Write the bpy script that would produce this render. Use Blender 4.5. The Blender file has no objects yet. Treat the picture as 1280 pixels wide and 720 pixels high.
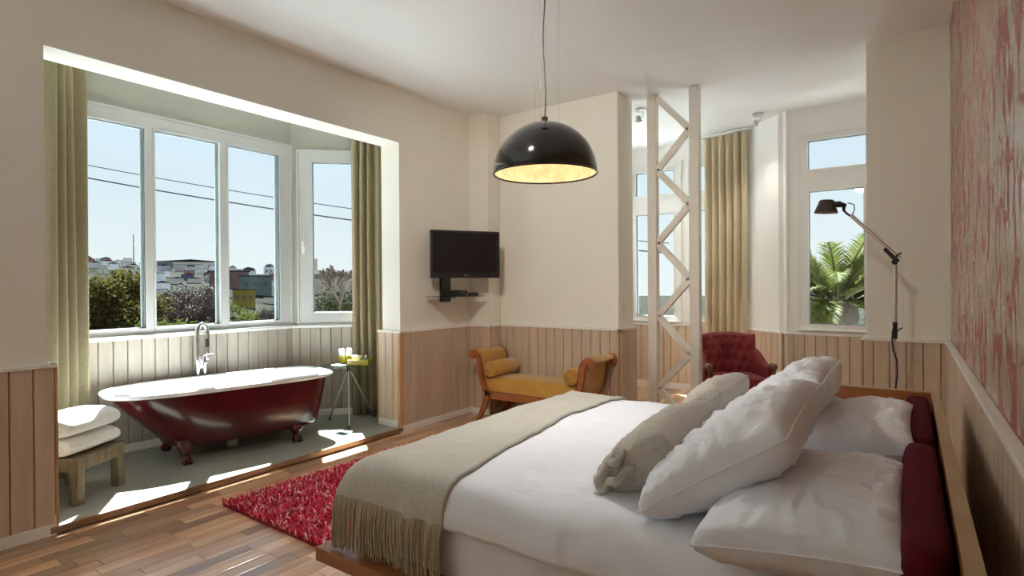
import bpy, bmesh, math, random
from mathutils import Vector, Matrix, noise
random.seed(7)
S = bpy.context.scene
COL = S.collection
PI = math.pi

# ------------------------------------------------------------------ camera
YAW, PITCH, ROLL, FPX = 0.6127, -0.0041, -0.0071, 708.68
fw = Vector((-math.sin(YAW)*math.cos(PITCH), math.cos(YAW)*math.cos(PITCH), math.sin(PITCH)))
r0 = Vector((math.cos(YAW), math.sin(YAW), 0)); u0 = r0.cross(fw)
rr = math.cos(ROLL)*r0 + math.sin(ROLL)*u0
uu = -math.sin(ROLL)*r0 + math.cos(ROLL)*u0
cam = bpy.data.cameras.new('camera'); cam.sensor_width = 36; cam.lens = FPX*36/1280
cam.clip_start = 0.02; cam.clip_end = 2000
co = bpy.data.objects.new('camera', cam); COL.objects.link(co)
co.matrix_world = Matrix(((rr.x, uu.x, -fw.x, 0), (rr.y, uu.y, -fw.y, 0), (rr.z, uu.z, -fw.z, 1.45), (0, 0, 0, 1)))
S.camera = co

# ------------------------------------------------------------------ sky, sun, exposure
SKY_STRENGTH = 0.93
SUN_STRENGTH = 46.0
S.view_settings.view_transform = 'Standard'
S.view_settings.look = 'None'
S.view_settings.exposure = 0.2
S.view_settings.gamma = 1.0
S.view_settings.use_curve_mapping = False
S.cycles.diffuse_bounces = 8
S.cycles.max_bounces = 14
S.cycles.transparent_max_bounces = 16
S.cycles.caustics_reflective = False
S.cycles.caustics_refractive = False
S.cycles.sample_clamp_indirect = 24.0

W = bpy.data.worlds.new('sky'); S.world = W; W.use_nodes = True
nt = W.node_tree; nt.nodes.clear()
wo = nt.nodes.new('ShaderNodeOutputWorld'); bg = nt.nodes.new('ShaderNodeBackground')
tc = nt.nodes.new('ShaderNodeTexCoord'); sx = nt.nodes.new('ShaderNodeSeparateXYZ')
rp = nt.nodes.new('ShaderNodeValToRGB')
nt.links.new(tc.outputs['Generated'], sx.inputs[0]); nt.links.new(sx.outputs['Z'], rp.inputs[0])
nt.links.new(rp.outputs[0], bg.inputs[0]); nt.links.new(bg.outputs[0], wo.inputs[0])
e = rp.color_ramp.elements
e[0].position = 0.0; e[0].color = (0.86, 0.92, 0.93, 1)
e[1].position = 1.0; e[1].color = (0.34, 0.55, 0.90, 1)
k = e.new(0.12); k.color = (0.76, 0.87, 0.93, 1)
k = e.new(0.30); k.color = (0.62, 0.78, 0.93, 1)
bg.inputs[1].default_value = SKY_STRENGTH

sl = bpy.data.lights.new('sun', 'SUN'); sl.energy = SUN_STRENGTH; sl.angle = 0.0093; sl.color = (0.90, 1.0, 1.08)
so = bpy.data.objects.new('sun', sl); COL.objects.link(so)
so.rotation_euler = Vector((1.5, -1.0, -2.85)).to_track_quat('-Z', 'Y').to_euler()
so.location = (-15, 10, 28)

# ------------------------------------------------------------------ materials
MATS = {}
def mat(name, col, rough=.5, metal=0., col2=None, scale=8., stretch=(1, 1, 1), lo=.35, hi=.65, bump=0., bscale=None,
        bstretch=None, bdist=.01, rnd=0., island=False, coat=0., sheen=0., spec=.5, detail=4., emit=None, translucent=0.):
    m = bpy.data.materials.new(name); m.use_nodes = True
    n = m.node_tree.nodes; l = m.node_tree.links
    b = n['Principled BSDF']; out = n['Material Output']
    b.inputs['Base Color'].default_value = (*col, 1); b.inputs['Roughness'].default_value = rough
    b.inputs['Metallic'].default_value = metal; b.inputs['Coat Weight'].default_value = coat
    b.inputs['Coat Roughness'].default_value = .12
    b.inputs['Sheen Weight'].default_value = sheen; b.inputs['Specular IOR Level'].default_value = spec
    t = n.new('ShaderNodeTexCoord'); src = t.outputs['Object']
    oi = None
    if rnd or island:
        oi = n.new('ShaderNodeObjectInfo'); rv = oi.outputs['Random']
        if island:
            ge = n.new('ShaderNodeNewGeometry'); a = n.new('ShaderNodeMath'); a.operation = 'ADD'
            l.new(ge.outputs['Random Per Island'], a.inputs[0]); l.new(rv, a.inputs[1])
            f = n.new('ShaderNodeMath'); f.operation = 'FRACT'; l.new(a.outputs[0], f.inputs[0]); rv = f.outputs[0]
        mu = n.new('ShaderNodeVectorMath'); mu.operation = 'MULTIPLY_ADD'
        cb = n.new('ShaderNodeCombineXYZ')
        for i in range(3): l.new(rv, cb.inputs[i])
        l.new(cb.outputs[0], mu.inputs[0]); mu.inputs[1].default_value = (17, 23, 31); l.new(src, mu.inputs[2])
        src = mu.outputs[0]
    colout = None
    if col2 is not None:
        mp = n.new('ShaderNodeMapping'); mp.inputs['Scale'].default_value = stretch; l.new(src, mp.inputs[0])
        no = n.new('ShaderNodeTexNoise'); no.inputs['Scale'].default_value = scale; no.inputs['Detail'].default_value = detail
        l.new(mp.outputs[0], no.inputs['Vector'])
        cr = n.new('ShaderNodeValToRGB'); cr.color_ramp.elements[0].position = lo; cr.color_ramp.elements[1].position = hi
        cr.color_ramp.elements[0].color = (*col, 1); cr.color_ramp.elements[1].color = (*col2, 1)
        l.new(no.outputs[0], cr.inputs[0]); colout = cr.outputs[0]
    if rnd:
        hs = n.new('ShaderNodeHueSaturation')
        mr = n.new('ShaderNodeMapRange'); mr.inputs['To Min'].default_value = 1-rnd; mr.inputs['To Max'].default_value = 1+rnd
        l.new(rv, mr.inputs[0]); l.new(mr.outputs[0], hs.inputs['Value'])
        if colout: l.new(colout, hs.inputs['Color'])
        else: hs.inputs['Color'].default_value = (*col, 1)
        colout = hs.outputs[0]
    if colout: l.new(colout, b.inputs['Base Color'])
    if bump:
        mp = n.new('ShaderNodeMapping'); mp.inputs['Scale'].default_value = bstretch or stretch; l.new(src, mp.inputs[0])
        no = n.new('ShaderNodeTexNoise'); no.inputs['Scale'].default_value = bscale or scale; no.inputs['Detail'].default_value = 3
        l.new(mp.outputs[0], no.inputs['Vector'])
        bm = n.new('ShaderNodeBump'); bm.inputs['Strength'].default_value = bump; bm.inputs['Distance'].default_value = bdist
        l.new(no.outputs[0], bm.inputs['Height']); l.new(bm.outputs[0], b.inputs['Normal'])
    if emit:
        b.inputs['Emission Color'].default_value = (*emit[0], 1); b.inputs['Emission Strength'].default_value = emit[1]
    if translucent:
        tl = n.new('ShaderNodeBsdfTranslucent'); mx = n.new('ShaderNodeMixShader'); mx.inputs[0].default_value = translucent
        if colout: l.new(colout, tl.inputs[0])
        else: tl.inputs[0].default_value = (*col, 1)
        l.new(b.outputs[0], mx.inputs[1]); l.new(tl.outputs[0], mx.inputs[2]); l.new(mx.outputs[0], out.inputs[0])
    MATS[name] = m
    return m

def glass(name, tint=(1, 1, 1), gloss=.06):
    m = bpy.data.materials.new(name); m.use_nodes = True
    n = m.node_tree.nodes; l = m.node_tree.links; n.remove(n['Principled BSDF'])
    t = n.new('ShaderNodeBsdfTransparent'); t.inputs[0].default_value = (*tint, 1)
    g = n.new('ShaderNodeBsdfGlossy'); g.inputs['Roughness'].default_value = .02
    mx = n.new('ShaderNodeMixShader'); mx.inputs[0].default_value = gloss
    l.new(t.outputs[0], mx.inputs[1]); l.new(g.outputs[0], mx.inputs[2]); l.new(mx.outputs[0], n['Material Output'].inputs[0])
    return m

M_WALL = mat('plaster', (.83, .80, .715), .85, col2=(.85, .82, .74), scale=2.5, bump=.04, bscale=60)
M_WALLT = mat('plaster_turret', (.86, .85, .82), .8, col2=(.88, .87, .845), scale=2.5)
M_BAYWALL = mat('bay_plaster_shaded', (.36, .345, .285), .85, col2=(.39, .375, .31), scale=2.5)  # backlit shade of the bay walls put into the plaster colour
M_BAYFRAME = mat('bay_window_paint_shaded', (.50, .49, .46), .4, col2=(.54, .53, .50), scale=3)  # white frames greyed, their backlit shade is in the colour
M_CEIL = mat('ceiling_paint', (.88, .875, .855), .9, col2=(.89, .885, .87), scale=2)
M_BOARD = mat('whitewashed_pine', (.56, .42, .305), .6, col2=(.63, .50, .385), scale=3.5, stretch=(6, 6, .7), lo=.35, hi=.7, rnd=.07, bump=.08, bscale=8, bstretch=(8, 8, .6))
M_BOARDBAY = mat('whitewashed_pine_shaded', (0.3626, 0.3071, 0.2405), .6, col2=(0.4144, 0.3626, 0.296), scale=3.5, stretch=(6, 6, .7), lo=.35, hi=.7, rnd=.07, bump=.08, bscale=8, bstretch=(8, 8, .6))  # darker copy of the whitewashed boards, bay shade in the colour
M_GROOVE = mat('pine_groove', (.30, .17, .09), .8, col2=(.36, .21, .11), scale=5)
M_RAIL = mat('cream_gloss_trim', (.80, .76, .70), .4, col2=(.84, .80, .75), scale=4)
M_EDGE = mat('bare_pine_edge', (.50, .26, .12), .55, col2=(.62, .38, .20), scale=6, stretch=(6, 6, .6))
M_FRAME = mat('white_window_paint', (.82, .81, .77), .35, col2=(.86, .85, .82), scale=3)
M_GASKET = mat('dark_gasket', (.10, .13, .13), .5, col2=(.14, .17, .17), scale=10)
M_GLASS = glass('window_glass', (.97, .99, .985), .02)
M_TGLASS = glass('green_table_glass', (.80, .92, .86), .14)
M_PLANK = mat('parquet_oak', (.40, .165, .062), .34, col2=(.68, .45, .27), scale=2.2, stretch=(7, .5, 4), lo=.25, hi=.8, rnd=.45, island=True, coat=.7, bump=.03, bscale=5)
M_SUB = mat('floor_joint', (.05, .025, .012), .8, col2=(.14, .07, .03), scale=5)
M_CONC = mat('polished_cement', (.275, .27, .22), .38, col2=(.325, .32, .27), scale=2.2, lo=.3, hi=.7, bump=.02, bscale=30)
M_STEP = mat('step_edge_wood', (.21, .12, .06), .5, col2=(.32, .20, .11), scale=4, stretch=(1, .4, 6))
M_CURT = mat('olive_linen', (0.3042, 0.2457, 0.1287), .85, col2=(0.351, 0.2886, 0.1638), scale=90, stretch=(1, 1, .3), sheen=.2, bump=.08, bscale=160, translucent=.12)
M_CURT2 = mat('gold_linen', (.66, .55, .37), .8, col2=(.73, .63, .45), scale=90, stretch=(1, 1, .3), sheen=.2, translucent=.2)
M_TUBRED = mat('oxblood_enamel', (.055, .003, .004), .22, col2=(.075, .005, .006), scale=4, bump=.10, bscale=26, coat=.3)
M_TUBWH = mat('white_enamel', (.86, .86, .85), .12, col2=(.88, .88, .87), scale=2, coat=.4)
M_CHROME = mat('chrome', (.78, .79, .80), .10, metal=1, col2=(.84, .85, .86), scale=4)
M_STEEL = mat('brushed_steel', (.55, .54, .52), .32, metal=1, col2=(.62, .61, .59), scale=20)
M_BLACK = mat('black_plastic', (.015, .015, .017), .35, col2=(.02, .02, .022), scale=10)
M_SCREEN = mat('tv_screen', (.008, .008, .010), .10, col2=(.010, .010, .012), scale=3, coat=.3)
M_STOOL = mat('weathered_teak', (0.154, 0.112, 0.0595), .7, col2=(0.231, 0.182, 0.112), scale=5, stretch=(7, 7, 1), bump=.15, bscale=9)
M_TOWEL = mat('white_terry', (.84, .83, .80), .95, col2=(.88, .87, .85), scale=60, bump=.35, bscale=220, sheen=.3)
M_TOWELEND = mat('cream_terry', (.80, .74, .63), .95, col2=(.84, .79, .69), scale=60, bump=.35, bscale=220)
M_YELLOW = mat('yellow_lacquer', (0.372, 0.282, 0.012), .3, col2=(0.408, 0.318, 0.018), scale=4)
M_GREENB = mat('sage_bottle', (.20, .27, .20), .3, col2=(.24, .31, .24), scale=6)
M_PAPER = mat('white_wrapper', (.80, .80, .77), .6, col2=(.84, .84, .81), scale=10)
M_MUSTARD = mat('mustard_velvet', (.46, .225, .022), .75, col2=(.54, .28, .035), scale=6, sheen=.5, bump=.05, bscale=200)
M_CHERRY = mat('cherry_wood', (.30, .085, .018), .35, col2=(.40, .13, .03), scale=4, stretch=(1, 1, 5), coat=.25)
M_EBONY = mat('ebony_inlay', (.03, .02, .015), .4, col2=(.045, .03, .02), scale=10)
M_RUGB = mat('rug_backing', (.25, .01, .02), .95, col2=(.30, .015, .03), scale=20)
M_BEDWOOD = mat('bed_veneer', (.27, .082, .020), .35, col2=(.34, .115, .030), scale=3, stretch=(1, 5, 5), coat=.25)
M_BEDEDGE = mat('bed_edge_maple', (.36, .22, .10), .4, col2=(.43, .28, .14), scale=3, stretch=(6, 1, 6))
M_REDCUSH = mat('burgundy_fabric', (.075, .0025, .010), .9, col2=(.095, .004, .013), scale=12, spec=.15, sheen=.0, bump=.06, bscale=160)
M_COTTON = mat('white_cotton', (.82, .835, .875), .8, col2=(.85, .865, .90), scale=3, bump=.4, bscale=5, bstretch=(1, 1.7, 1), bdist=.03)
M_COTTON2 = mat('white_percale', (.82, .84, .885), .7, col2=(.86, .88, .915), scale=3, bump=.5, bscale=9, bstretch=(1, 1.8, 1), bdist=.03)
M_GREY = mat('grey_linen', (0.483, 0.437, 0.368), .9, col2=(0.575, 0.529, 0.46), scale=120, bump=.35, bscale=190, sheen=.25)
M_THROW = mat('taupe_wool', (0.5076, 0.4698, 0.3888), .95, col2=(0.6156, 0.5778, 0.4914), scale=130, bump=.45, bscale=210, sheen=.25)
M_FRINGE = mat('taupe_yarn', (.40, .345, .235), .95, col2=(.50, .45, .33), scale=60, rnd=.12, island=True)
M_LAMPBLK = mat('gloss_black_lacquer', (.010, .010, .010), .12, col2=(.014, .013, .012), scale=3, coat=.5)
M_PLASTER = mat('relief_plaster', (.34, .27, .16), .8, col2=(.42, .345, .22), scale=16, bump=1.6, bscale=26)
M_ALU = mat('anodised_aluminium', (.62, .56, .54), .35, metal=1, col2=(.68, .62, .60), scale=12)
M_SHADE = mat('dark_bronze_shade', (.045, .032, .028), .5, col2=(.06, .045, .04), scale=10)
M_SHADEIN = mat('shade_lining', (.60, .42, .22), .6, col2=(.66, .48, .27), scale=8)
M_VELVET = mat('crimson_velvet', (0.15, 0.0015, 0.005), .7, col2=(0.185, 0.0025, 0.007), scale=9, sheen=.08)
M_WALNUT = mat('turned_walnut', (.11, .05, .025), .35, col2=(.17, .085, .045), scale=9, coat=.2)
M_COLUMN = mat('painted_steel', (.80, .76, .68), .5, col2=(.83, .80, .73), scale=14, bump=.12, bscale=25)
M_SWITCH = mat('switch_plate', (.66, .62, .52), .4, col2=(.70, .66, .56), scale=5)
M_BULB = mat('lamp_bulb', (1, .9, .7), .4, emit=((1, .82, .55), 6.0))

# wallpaper : pearly cream ground with red flame-like drips
def wallpaper():
    m = bpy.data.materials.new('drip_wallpaper'); m.use_nodes = True
    n = m.node_tree.nodes; l = m.node_tree.links; b = n['Principled BSDF']
    t = n.new('ShaderNodeTexCoord')
    w = n.new('ShaderNodeTexNoise'); w.inputs['Scale'].default_value = 6; w.inputs['Detail'].default_value = 3
    l.new(t.outputs['Object'], w.inputs['Vector'])
    av = n.new('ShaderNodeVectorMath'); av.operation = 'MULTIPLY_ADD'
    l.new(w.outputs['Color'], av.inputs[0]); av.inputs[1].default_value = (.0, .10, .20); l.new(t.outputs['Object'], av.inputs[2])
    mp = n.new('ShaderNodeMapping'); mp.inputs['Scale'].default_value = (1, 11, 4.6); l.new(av.outputs[0], mp.inputs[0])
    vo = n.new('ShaderNodeTexVoronoi'); vo.feature = 'DISTANCE_TO_EDGE'; vo.inputs['Scale'].default_value = 1.0
    l.new(mp.outputs[0], vo.inputs['Vector'])
    mp2 = n.new('ShaderNodeMapping'); mp2.inputs['Scale'].default_value = (1, 5, 2.0); l.new(t.outputs['Object'], mp2.inputs[0])
    n2 = n.new('ShaderNodeTexNoise'); n2.inputs['Scale'].default_value = 2.0; n2.inputs['Detail'].default_value = 5
    l.new(mp2.outputs[0], n2.inputs['Vector'])
    th = n.new('ShaderNodeMapRange'); th.inputs['From Min'].default_value = .38; th.inputs['From Max'].default_value = .72
    th.inputs['To Min'].default_value = -.02; th.inputs['To Max'].default_value = .27
    l.new(n2.outputs[0], th.inputs[0])
    su = n.new('ShaderNodeMath'); su.operation = 'SUBTRACT'; l.new(th.outputs[0], su.inputs[0]); l.new(vo.outputs['Distance'], su.inputs[1])
    mk = n.new('ShaderNodeMapRange'); mk.inputs['From Min'].default_value = -.003; mk.inputs['From Max'].default_value = .004
    l.new(su.outputs[0], mk.inputs[0])
    n3 = n.new('ShaderNodeTexNoise'); n3.inputs['Scale'].default_value = 3; l.new(mp2.outputs[0], n3.inputs['Vector'])
    c1 = n.new('ShaderNodeMix'); c1.data_type = 'RGBA'; l.new(n3.outputs[0], c1.inputs['Factor'])
    c1.inputs['A'].default_value = (.43, .345, .235, 1); c1.inputs['B'].default_value = (.53, .44, .315, 1)
    c2 = n.new('ShaderNodeMix'); c2.data_type = 'RGBA'; l.new(mk.outputs[0], c2.inputs['Factor'])
    l.new(c1.outputs['Result'], c2.inputs['A']); c2.inputs['B'].default_value = (.36, .085, .08, 1)
    l.new(c2.outputs['Result'], b.inputs['Base Color'])
    b.inputs['Roughness'].default_value = .30; b.inputs['Specular IOR Level'].default_value = .6
    rg = n.new('ShaderNodeMapRange'); rg.inputs['To Min'].default_value = .20; rg.inputs['To Max'].default_value = .5
    l.new(mk.outputs[0], rg.inputs[0]); l.new(rg.outputs[0], b.inputs['Roughness'])
    bm = n.new('ShaderNodeBump'); bm.inputs['Strength'].default_value = .15; bm.inputs['Distance'].default_value = .004
    l.new(mk.outputs[0], bm.inputs['Height']); l.new(bm.outputs[0], b.inputs['Normal'])
    return m
M_PAPERWALL = wallpaper()

# ------------------------------------------------------------------ mesh helpers
def V(*a): return Vector(a)
def rotz(a): return Matrix.Rotation(a, 3, 'Z')
def frame(d, n):           # columns: along d, outward n, up
    return Matrix(((d[0], n[0], 0), (d[1], n[1], 0), (0, 0, 1)))

class MB:
    def __init__(s): s.v = []; s.f = []
    def add(s, vs, fs):
        o = len(s.v); s.v += [tuple(p) for p in vs]; s.f += [tuple(i+o for i in f) for f in fs]; return s
    def box(s, c, d, R=None):
        c = Vector(c); vs = []
        for sx_ in (-.5, .5):
            for sy in (-.5, .5):
                for sz in (-.5, .5):
                    p = Vector((sx_*d[0], sy*d[1], sz*d[2])); p = R @ p if R else p; vs.append(c+p)
        return s.add(vs, [(0, 1, 3, 2), (4, 6, 7, 5), (0, 4, 5, 1), (2, 3, 7, 6), (0, 2, 6, 4), (1, 5, 7, 3)])
    def bb(s, x0, x1, y0, y1, z0, z1): return s.box(((x0+x1)/2, (y0+y1)/2, (z0+z1)/2), (x1-x0, y1-y0, z1-z0))
    def loft(s, rings, cap=True, close=False):
        n = len(rings[0]); vs = [p for r in rings for p in r]; fs = []; m = len(rings)
        for i in range(m if close else m-1):
            a = i*n; b = ((i+1) % m)*n
            for j in range(n): k = (j+1) % n; fs.append((a+j, a+k, b+k, b+j))
        if cap and not close: fs.append(tuple(range(n-1, -1, -1))); fs.append(tuple(range((m-1)*n, m*n)))
        return s.add(vs, fs)
    def tube(s, pts, r, n=8, cap=True, close=False, sq=1.0):
        pts = [Vector(p) for p in pts]; m = len(pts); rings = []; up = None
        for i, p in enumerate(pts):
            if close: t = pts[(i+1) % m]-pts[i-1]
            else: t = pts[min(i+1, m-1)]-pts[max(i-1, 0)]
            t.normalize()
            if up is None: up = Vector((0, 0, 1)) if abs(t.z) < .9 else Vector((1, 0, 0))
            up = (up - t*up.dot(t)); up.normalize(); sd = t.cross(up)
            q = r[i] if isinstance(r, (list, tuple)) else r
            rings.append([p + sd*(q*math.cos(2*PI*j/n)) + up*(q*sq*math.sin(2*PI*j/n)) for j in range(n)])
        return s.loft(rings, cap, close)
    def lathe(s, prof, n=24, c=(0, 0, 0), R=None, cap=False):
        c = Vector(c); rings = []
        for (r_, z) in prof:
            ring = []
            for j in range(n):
                p = Vector((r_*math.cos(2*PI*j/n), r_*math.sin(2*PI*j/n), z)); p = R @ p if R else p; ring.append(c+p)
            rings.append(ring)
        return s.loft(rings, cap)
    def grid(s, F, nu, nv):
        vs = [F(i/nu, j/nv) for i in range(nu+1) for j in range(nv+1)]; w = nv+1
        return s.add(vs, [(i*w+j, (i+1)*w+j, (i+1)*w+j+1, i*w+j+1) for i in range(nu) for j in range(nv)])
    def prism(s, pts, a, b, T=None):   # polygon pts (p,q), extruded from a to b; T maps (p,q,t)->xyz
        T = T or (lambda p, q, t: (p, q, t)); n = len(pts)
        vs = [T(p, q, a) for p, q in pts]+[T(p, q, b) for p, q in pts]
        fs = [tuple(range(n-1, -1, -1)), tuple(range(n, 2*n))]+[(i, (i+1) % n, n+(i+1) % n, n+i) for i in range(n)]
        return s.add(vs, fs)
    def mesh(s, name, smooth=False, fix=True, angle=42):
        me = bpy.data.meshes.new(name); me.from_pydata(s.v, [], s.f)
        if fix:
            b = bmesh.new(); b.from_mesh(me); bmesh.ops.recalc_face_normals(b, faces=b.faces); b.to_mesh(me); b.free()
        if smooth:
            me.shade_smooth()
            if angle < 180: me.set_sharp_from_angle(angle=math.radians(angle))
        me.update(); return me
    def build(s, name, m, parent=None, smooth=False, bevel=0., solid=0., sub=0, fix=True, angle=42):
        me = s.mesh(name, smooth, fix, angle); me.materials.append(m)
        return link(name, me, parent, bevel, solid, sub)

def link(name, me, parent=None, bevel=0., solid=0., sub=0):
    o = bpy.data.objects.new(name, me); COL.objects.link(o)
    if parent: o.parent = parent
    if solid:
        d = o.modifiers.new('thick', 'SOLIDIFY'); d.thickness = solid; d.offset = 0
    if bevel:
        d = o.modifiers.new('bevel', 'BEVEL'); d.width = bevel; d.segments = 2; d.limit_method = 'ANGLE'
    if sub:
        d = o.modifiers.new('sub', 'SUBSURF'); d.levels = sub; d.render_levels = sub
    return o

def tag(o, label, cat, group=None, kind=None):
    o['label'] = label; o['category'] = cat
    if group: o['group'] = group
    if kind: o['kind'] = kind
    return o
def thing(name, label, cat, loc=(0, 0, 0), rz=0., group=None, kind=None):
    o = bpy.data.objects.new(name, None); COL.objects.link(o); o.empty_display_size = .1
    o.location = loc; o.rotation_euler = (0, 0, rz)
    return tag(o, label, cat, group, kind)
def struct(o, label, cat): return tag(o, label, cat, kind='structure')

# ------------------------------------------------------------------ room dimensions (metres)
XL, XR, YB, YP, ZC = -4.153, .25, 5.28, 5.41, 3.40
ZH, ZK, ZKT = 2.88, 1.01, .90
XLI = -4.41              # bay side of the left wall
OY0, OY1 = 1.15, 3.97    # bay opening
BX, BY0, BY1 = -5.50, 1.55, 3.66
PF = .05                 # bay platform height

def cells(A0, A1, Z0, Z1, holes):
    a = sorted({A0, A1, *[h[0] for h in holes], *[h[1] for h in holes]})
    z = sorted({Z0, Z1, *[h[2] for h in holes], *[h[3] for h in holes]})
    a = [q for q in a if A0 <= q <= A1]; z = [q for q in z if Z0 <= q <= Z1]
    for i in range(len(a)-1):
        for j in range(len(z)-1):
            ca, cz = (a[i]+a[i+1])/2, (z[j]+z[j+1])/2
            if not any(h[0] < ca < h[1] and h[2] < cz < h[3] for h in holes): yield a[i], a[i+1], z[j], z[j+1]

class Seg:                # a straight run of wall; the room lies to the left of p0 -> p1
    def __init__(s, p0, p1):
        s.p = Vector((*p0, 0)); d = Vector((*p1, 0))-s.p; s.L = d.length; s.d = d/s.L; s.n = Vector((-s.d.y, s.d.x, 0)); s.R = frame(s.d, s.n)
        s.ang = math.atan2(s.d.y, s.d.x)
    def at(s, a, b, z): return s.p+s.d*a+s.n*b+Vector((0, 0, z))
    def box(s, mb, a0, a1, b0, b1, z0, z1): mb.box(s.at((a0+a1)/2, (b0+b1)/2, (z0+z1)/2), (a1-a0, b1-b0, z1-z0), s.R)
    def wall(s, mb, z0, z1, th=.12, holes=(), e0=0., e1=0.):
        for a0, a1, c0, c1 in cells(-e0, s.L+e1, z0, z1, list(holes)): s.box(mb, a0, a1, -th, 0, c0, c1)

BOARDS = {}
def board_mesh(w, h, bm=None):
    bm = bm or M_BOARD; k_ = (round(w, 3), round(h, 3), bm.name)
    if k_ not in BOARDS:
        t, c = .018, .0045
        prof = [(-w/2, 0), (w/2, 0), (w/2, t-c), (w/2-c, t), (-w/2+c, t), (-w/2, t-c)]
        me = MB().prism(prof, 0, h).mesh('board'); me.materials.append(bm); BOARDS[k_] = me
    return BOARDS[k_]
PITCHW = .108
def wainscot(parent, seg, z0, z1, a0=0., a1=None, phase=0., cap=True, base=.07, proud=.012, cap_ext=(0, 0), ends=(0, 0), bm=None):
    """board lining with backing, skirting and cap rail as parts of its wall"""
    a1 = seg.L if a1 is None else a1
    mb = MB(); seg.box(mb, a0, a1, .0008, proud, z0, z1-.005); mb.build('backing', M_GROOVE, parent)
    gap = .005
    a = a0-phase if phase else a0
    h = z1-.02-(z0+base)
    me = board_mesh(PITCHW-gap, h, bm)
    while a < a1-.012:
        b0, b1 = max(a, a0), min(a+PITCHW, a1)
        if b1-b0 > .02:
            o = bpy.data.objects.new('board', me); COL.objects.link(o); o.parent = parent
            o.location = seg.at((b0+b1)/2, proud, z0+base); o.rotation_euler = (0, 0, seg.ang)
            if (b1-b0) < PITCHW-.002: o.scale = ((b1-b0-gap)/(PITCHW-gap), 1, 1)
        a += PITCHW
    if base:
        mb = MB(); seg.box(mb, a0, a1, proud, proud+.023, z0, z0+base); mb.build('baseboard', M_RAIL, parent, bevel=.003)
    if cap:
        mb = MB(); seg.box(mb, a0-cap_ext[0], a1+cap_ext[1], .001, proud+.026, z1-.022, z1); mb.build('cap_rail', M_RAIL, parent, bevel=.003)
    for q, on in ((a0, ends[0]), (a1, ends[1])):
        if on:
            mb = MB(); s_ = 1 if q == a0 else -1
            seg.box(mb, min(q, q-s_*.012), max(q, q-s_*.012), .0, proud+.022, z0+.02, z1-.022); mb.build('end_strip', M_EDGE, parent)

# ---- floor: sub-floor slab and single parquet staves
mb = MB(); mb.bb(XL, XR, -2.2, YB+.4, -.12, -.013); mb.bb(-3.7, .35, YB+.4, 7.9, -.12, -.013)
floor = struct(mb.build('floor', M_SUB), 'glossy parquet floor of warm narrow oak staves', 'floor')
PLK = {}
def plank_mesh(w, L):
    k_ = (w, round(L, 3))
    if k_ not in PLK:
        c = .0015
        m_ = MB(); rings = []
        for z, i in ((-.013, 0), (-c, 0), (0, c)):
            rings.append([(-w/2+i, -L/2+i, z), (w/2-i, -L/2+i, z), (w/2-i, L/2-i, z), (-w/2+i, L/2-i, z)])
        m_.loft(rings); me = m_.mesh('stave'); me.materials.append(M_PLANK); PLK[k_] = (me, m_)
    return PLK[k_]
def inturret(x, y): return y > YB+.38 and not (-3.6 < x < .28 and y < 7.75 and (x < -1.9 or y < 7.75-(x+1.9)*.97 or True))
planks = []
w = .098; x = XL+w/2; row = 0
while x < XR-.02:
    y = -2.2-random.random()*.45
    while y < 7.7:
        L = random.choice((.38, .46, .54, .62))
        cy = y+L/2
        if not (cy > YB+.2 and x < -2.45 and cy < YB+.4): planks.append((x, cy, L))
        y += L
    x += w; row += 1
def vis(p):
    x_, y_, _ = p
    d_ = Vector((x_, y_, -1.45)); z_ = d_.dot(fw)
    if z_ < .3: return 0
    px, py = 640+FPX*d_.dot(rr)/z_, 360-FPX*d_.dot(uu)/z_
    if not (-40 < px < 900 and py < 800): return 0
    if x_ > -2.2+max(0, 1.55-y_)*1.0 and y_ > .9: return 0
    if x_ > -2.0 and y_ > 1.2: return 0
    return 1/z_
planks.sort(key=lambda p: -vis(p))
joined = MB()
for i, (x, y, L) in enumerate(planks):
    me, m_ = plank_mesh(w-.0022, L-.0022)
    if i < 298:
        o = bpy.data.objects.new('stave', me); COL.objects.link(o); o.parent = floor; o.location = (x, y, 0)
    else: joined.add([(a+x, b+y, c) for a, b, c in m_.v], m_.f)
o = joined.build('staves', M_PLANK, floor, fix=False); o['kind'] = 'stuff'

# ---- ceiling
mb = MB(); mb.bb(-5.75, .55, -2.4, 8.0, ZC, ZC+.12)
struct(mb.build('ceiling', M_CEIL), 'plain white painted ceiling over room, bay and turret', 'ceiling')

# ---- left wall with the wide bay opening
sle = Seg((XL, OY0), (XL, -2.3)); HL1 = (.95, 3.23, .80, 2.95)  # HL1: unseen opening added to let more daylight in
mb = MB(); sle.wall(mb, 0, ZC, th=XL-XLI, holes=[HL1]); mb.bb(XLI, XL, OY1, YB+.4, 0, ZC); mb.bb(XLI, XL, OY0, OY1, ZH, ZC)
mb.bb(XL, -3.88, 5.06, YB, 0, ZC)
wl = struct(mb.build('wall_left', M_WALL), 'cream plaster wall opening into the bath bay above pale board wainscot', 'wall')
wainscot(wl, Seg((XL, OY0+.03), (XL, OY0-.92)), 0, ZK, phase=.007, cap_ext=(.012, 0), ends=(1, 0))
wainscot(wl, Seg((XL, 5.06), (XL, OY1-.03)), 0, ZK, phase=.0, cap_ext=(0, .012), ends=(0, 1))
wainscot(wl, Seg((-3.88, YB), (-3.88, 5.06)), 0, ZK)
wainscot(wl, Seg((-3.845, 5.06), (XL, 5.06)), 0, ZK)
wainscot(wl, Seg((XL+.03, OY1), (XLI-.03, OY1)), PF, ZK, cap_ext=(.012, .012), ends=(1, 1))
wainscot(wl, Seg((XLI-.03, OY0), (XL+.03, OY0)), PF, ZK, cap_ext=(.012, .012))

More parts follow.
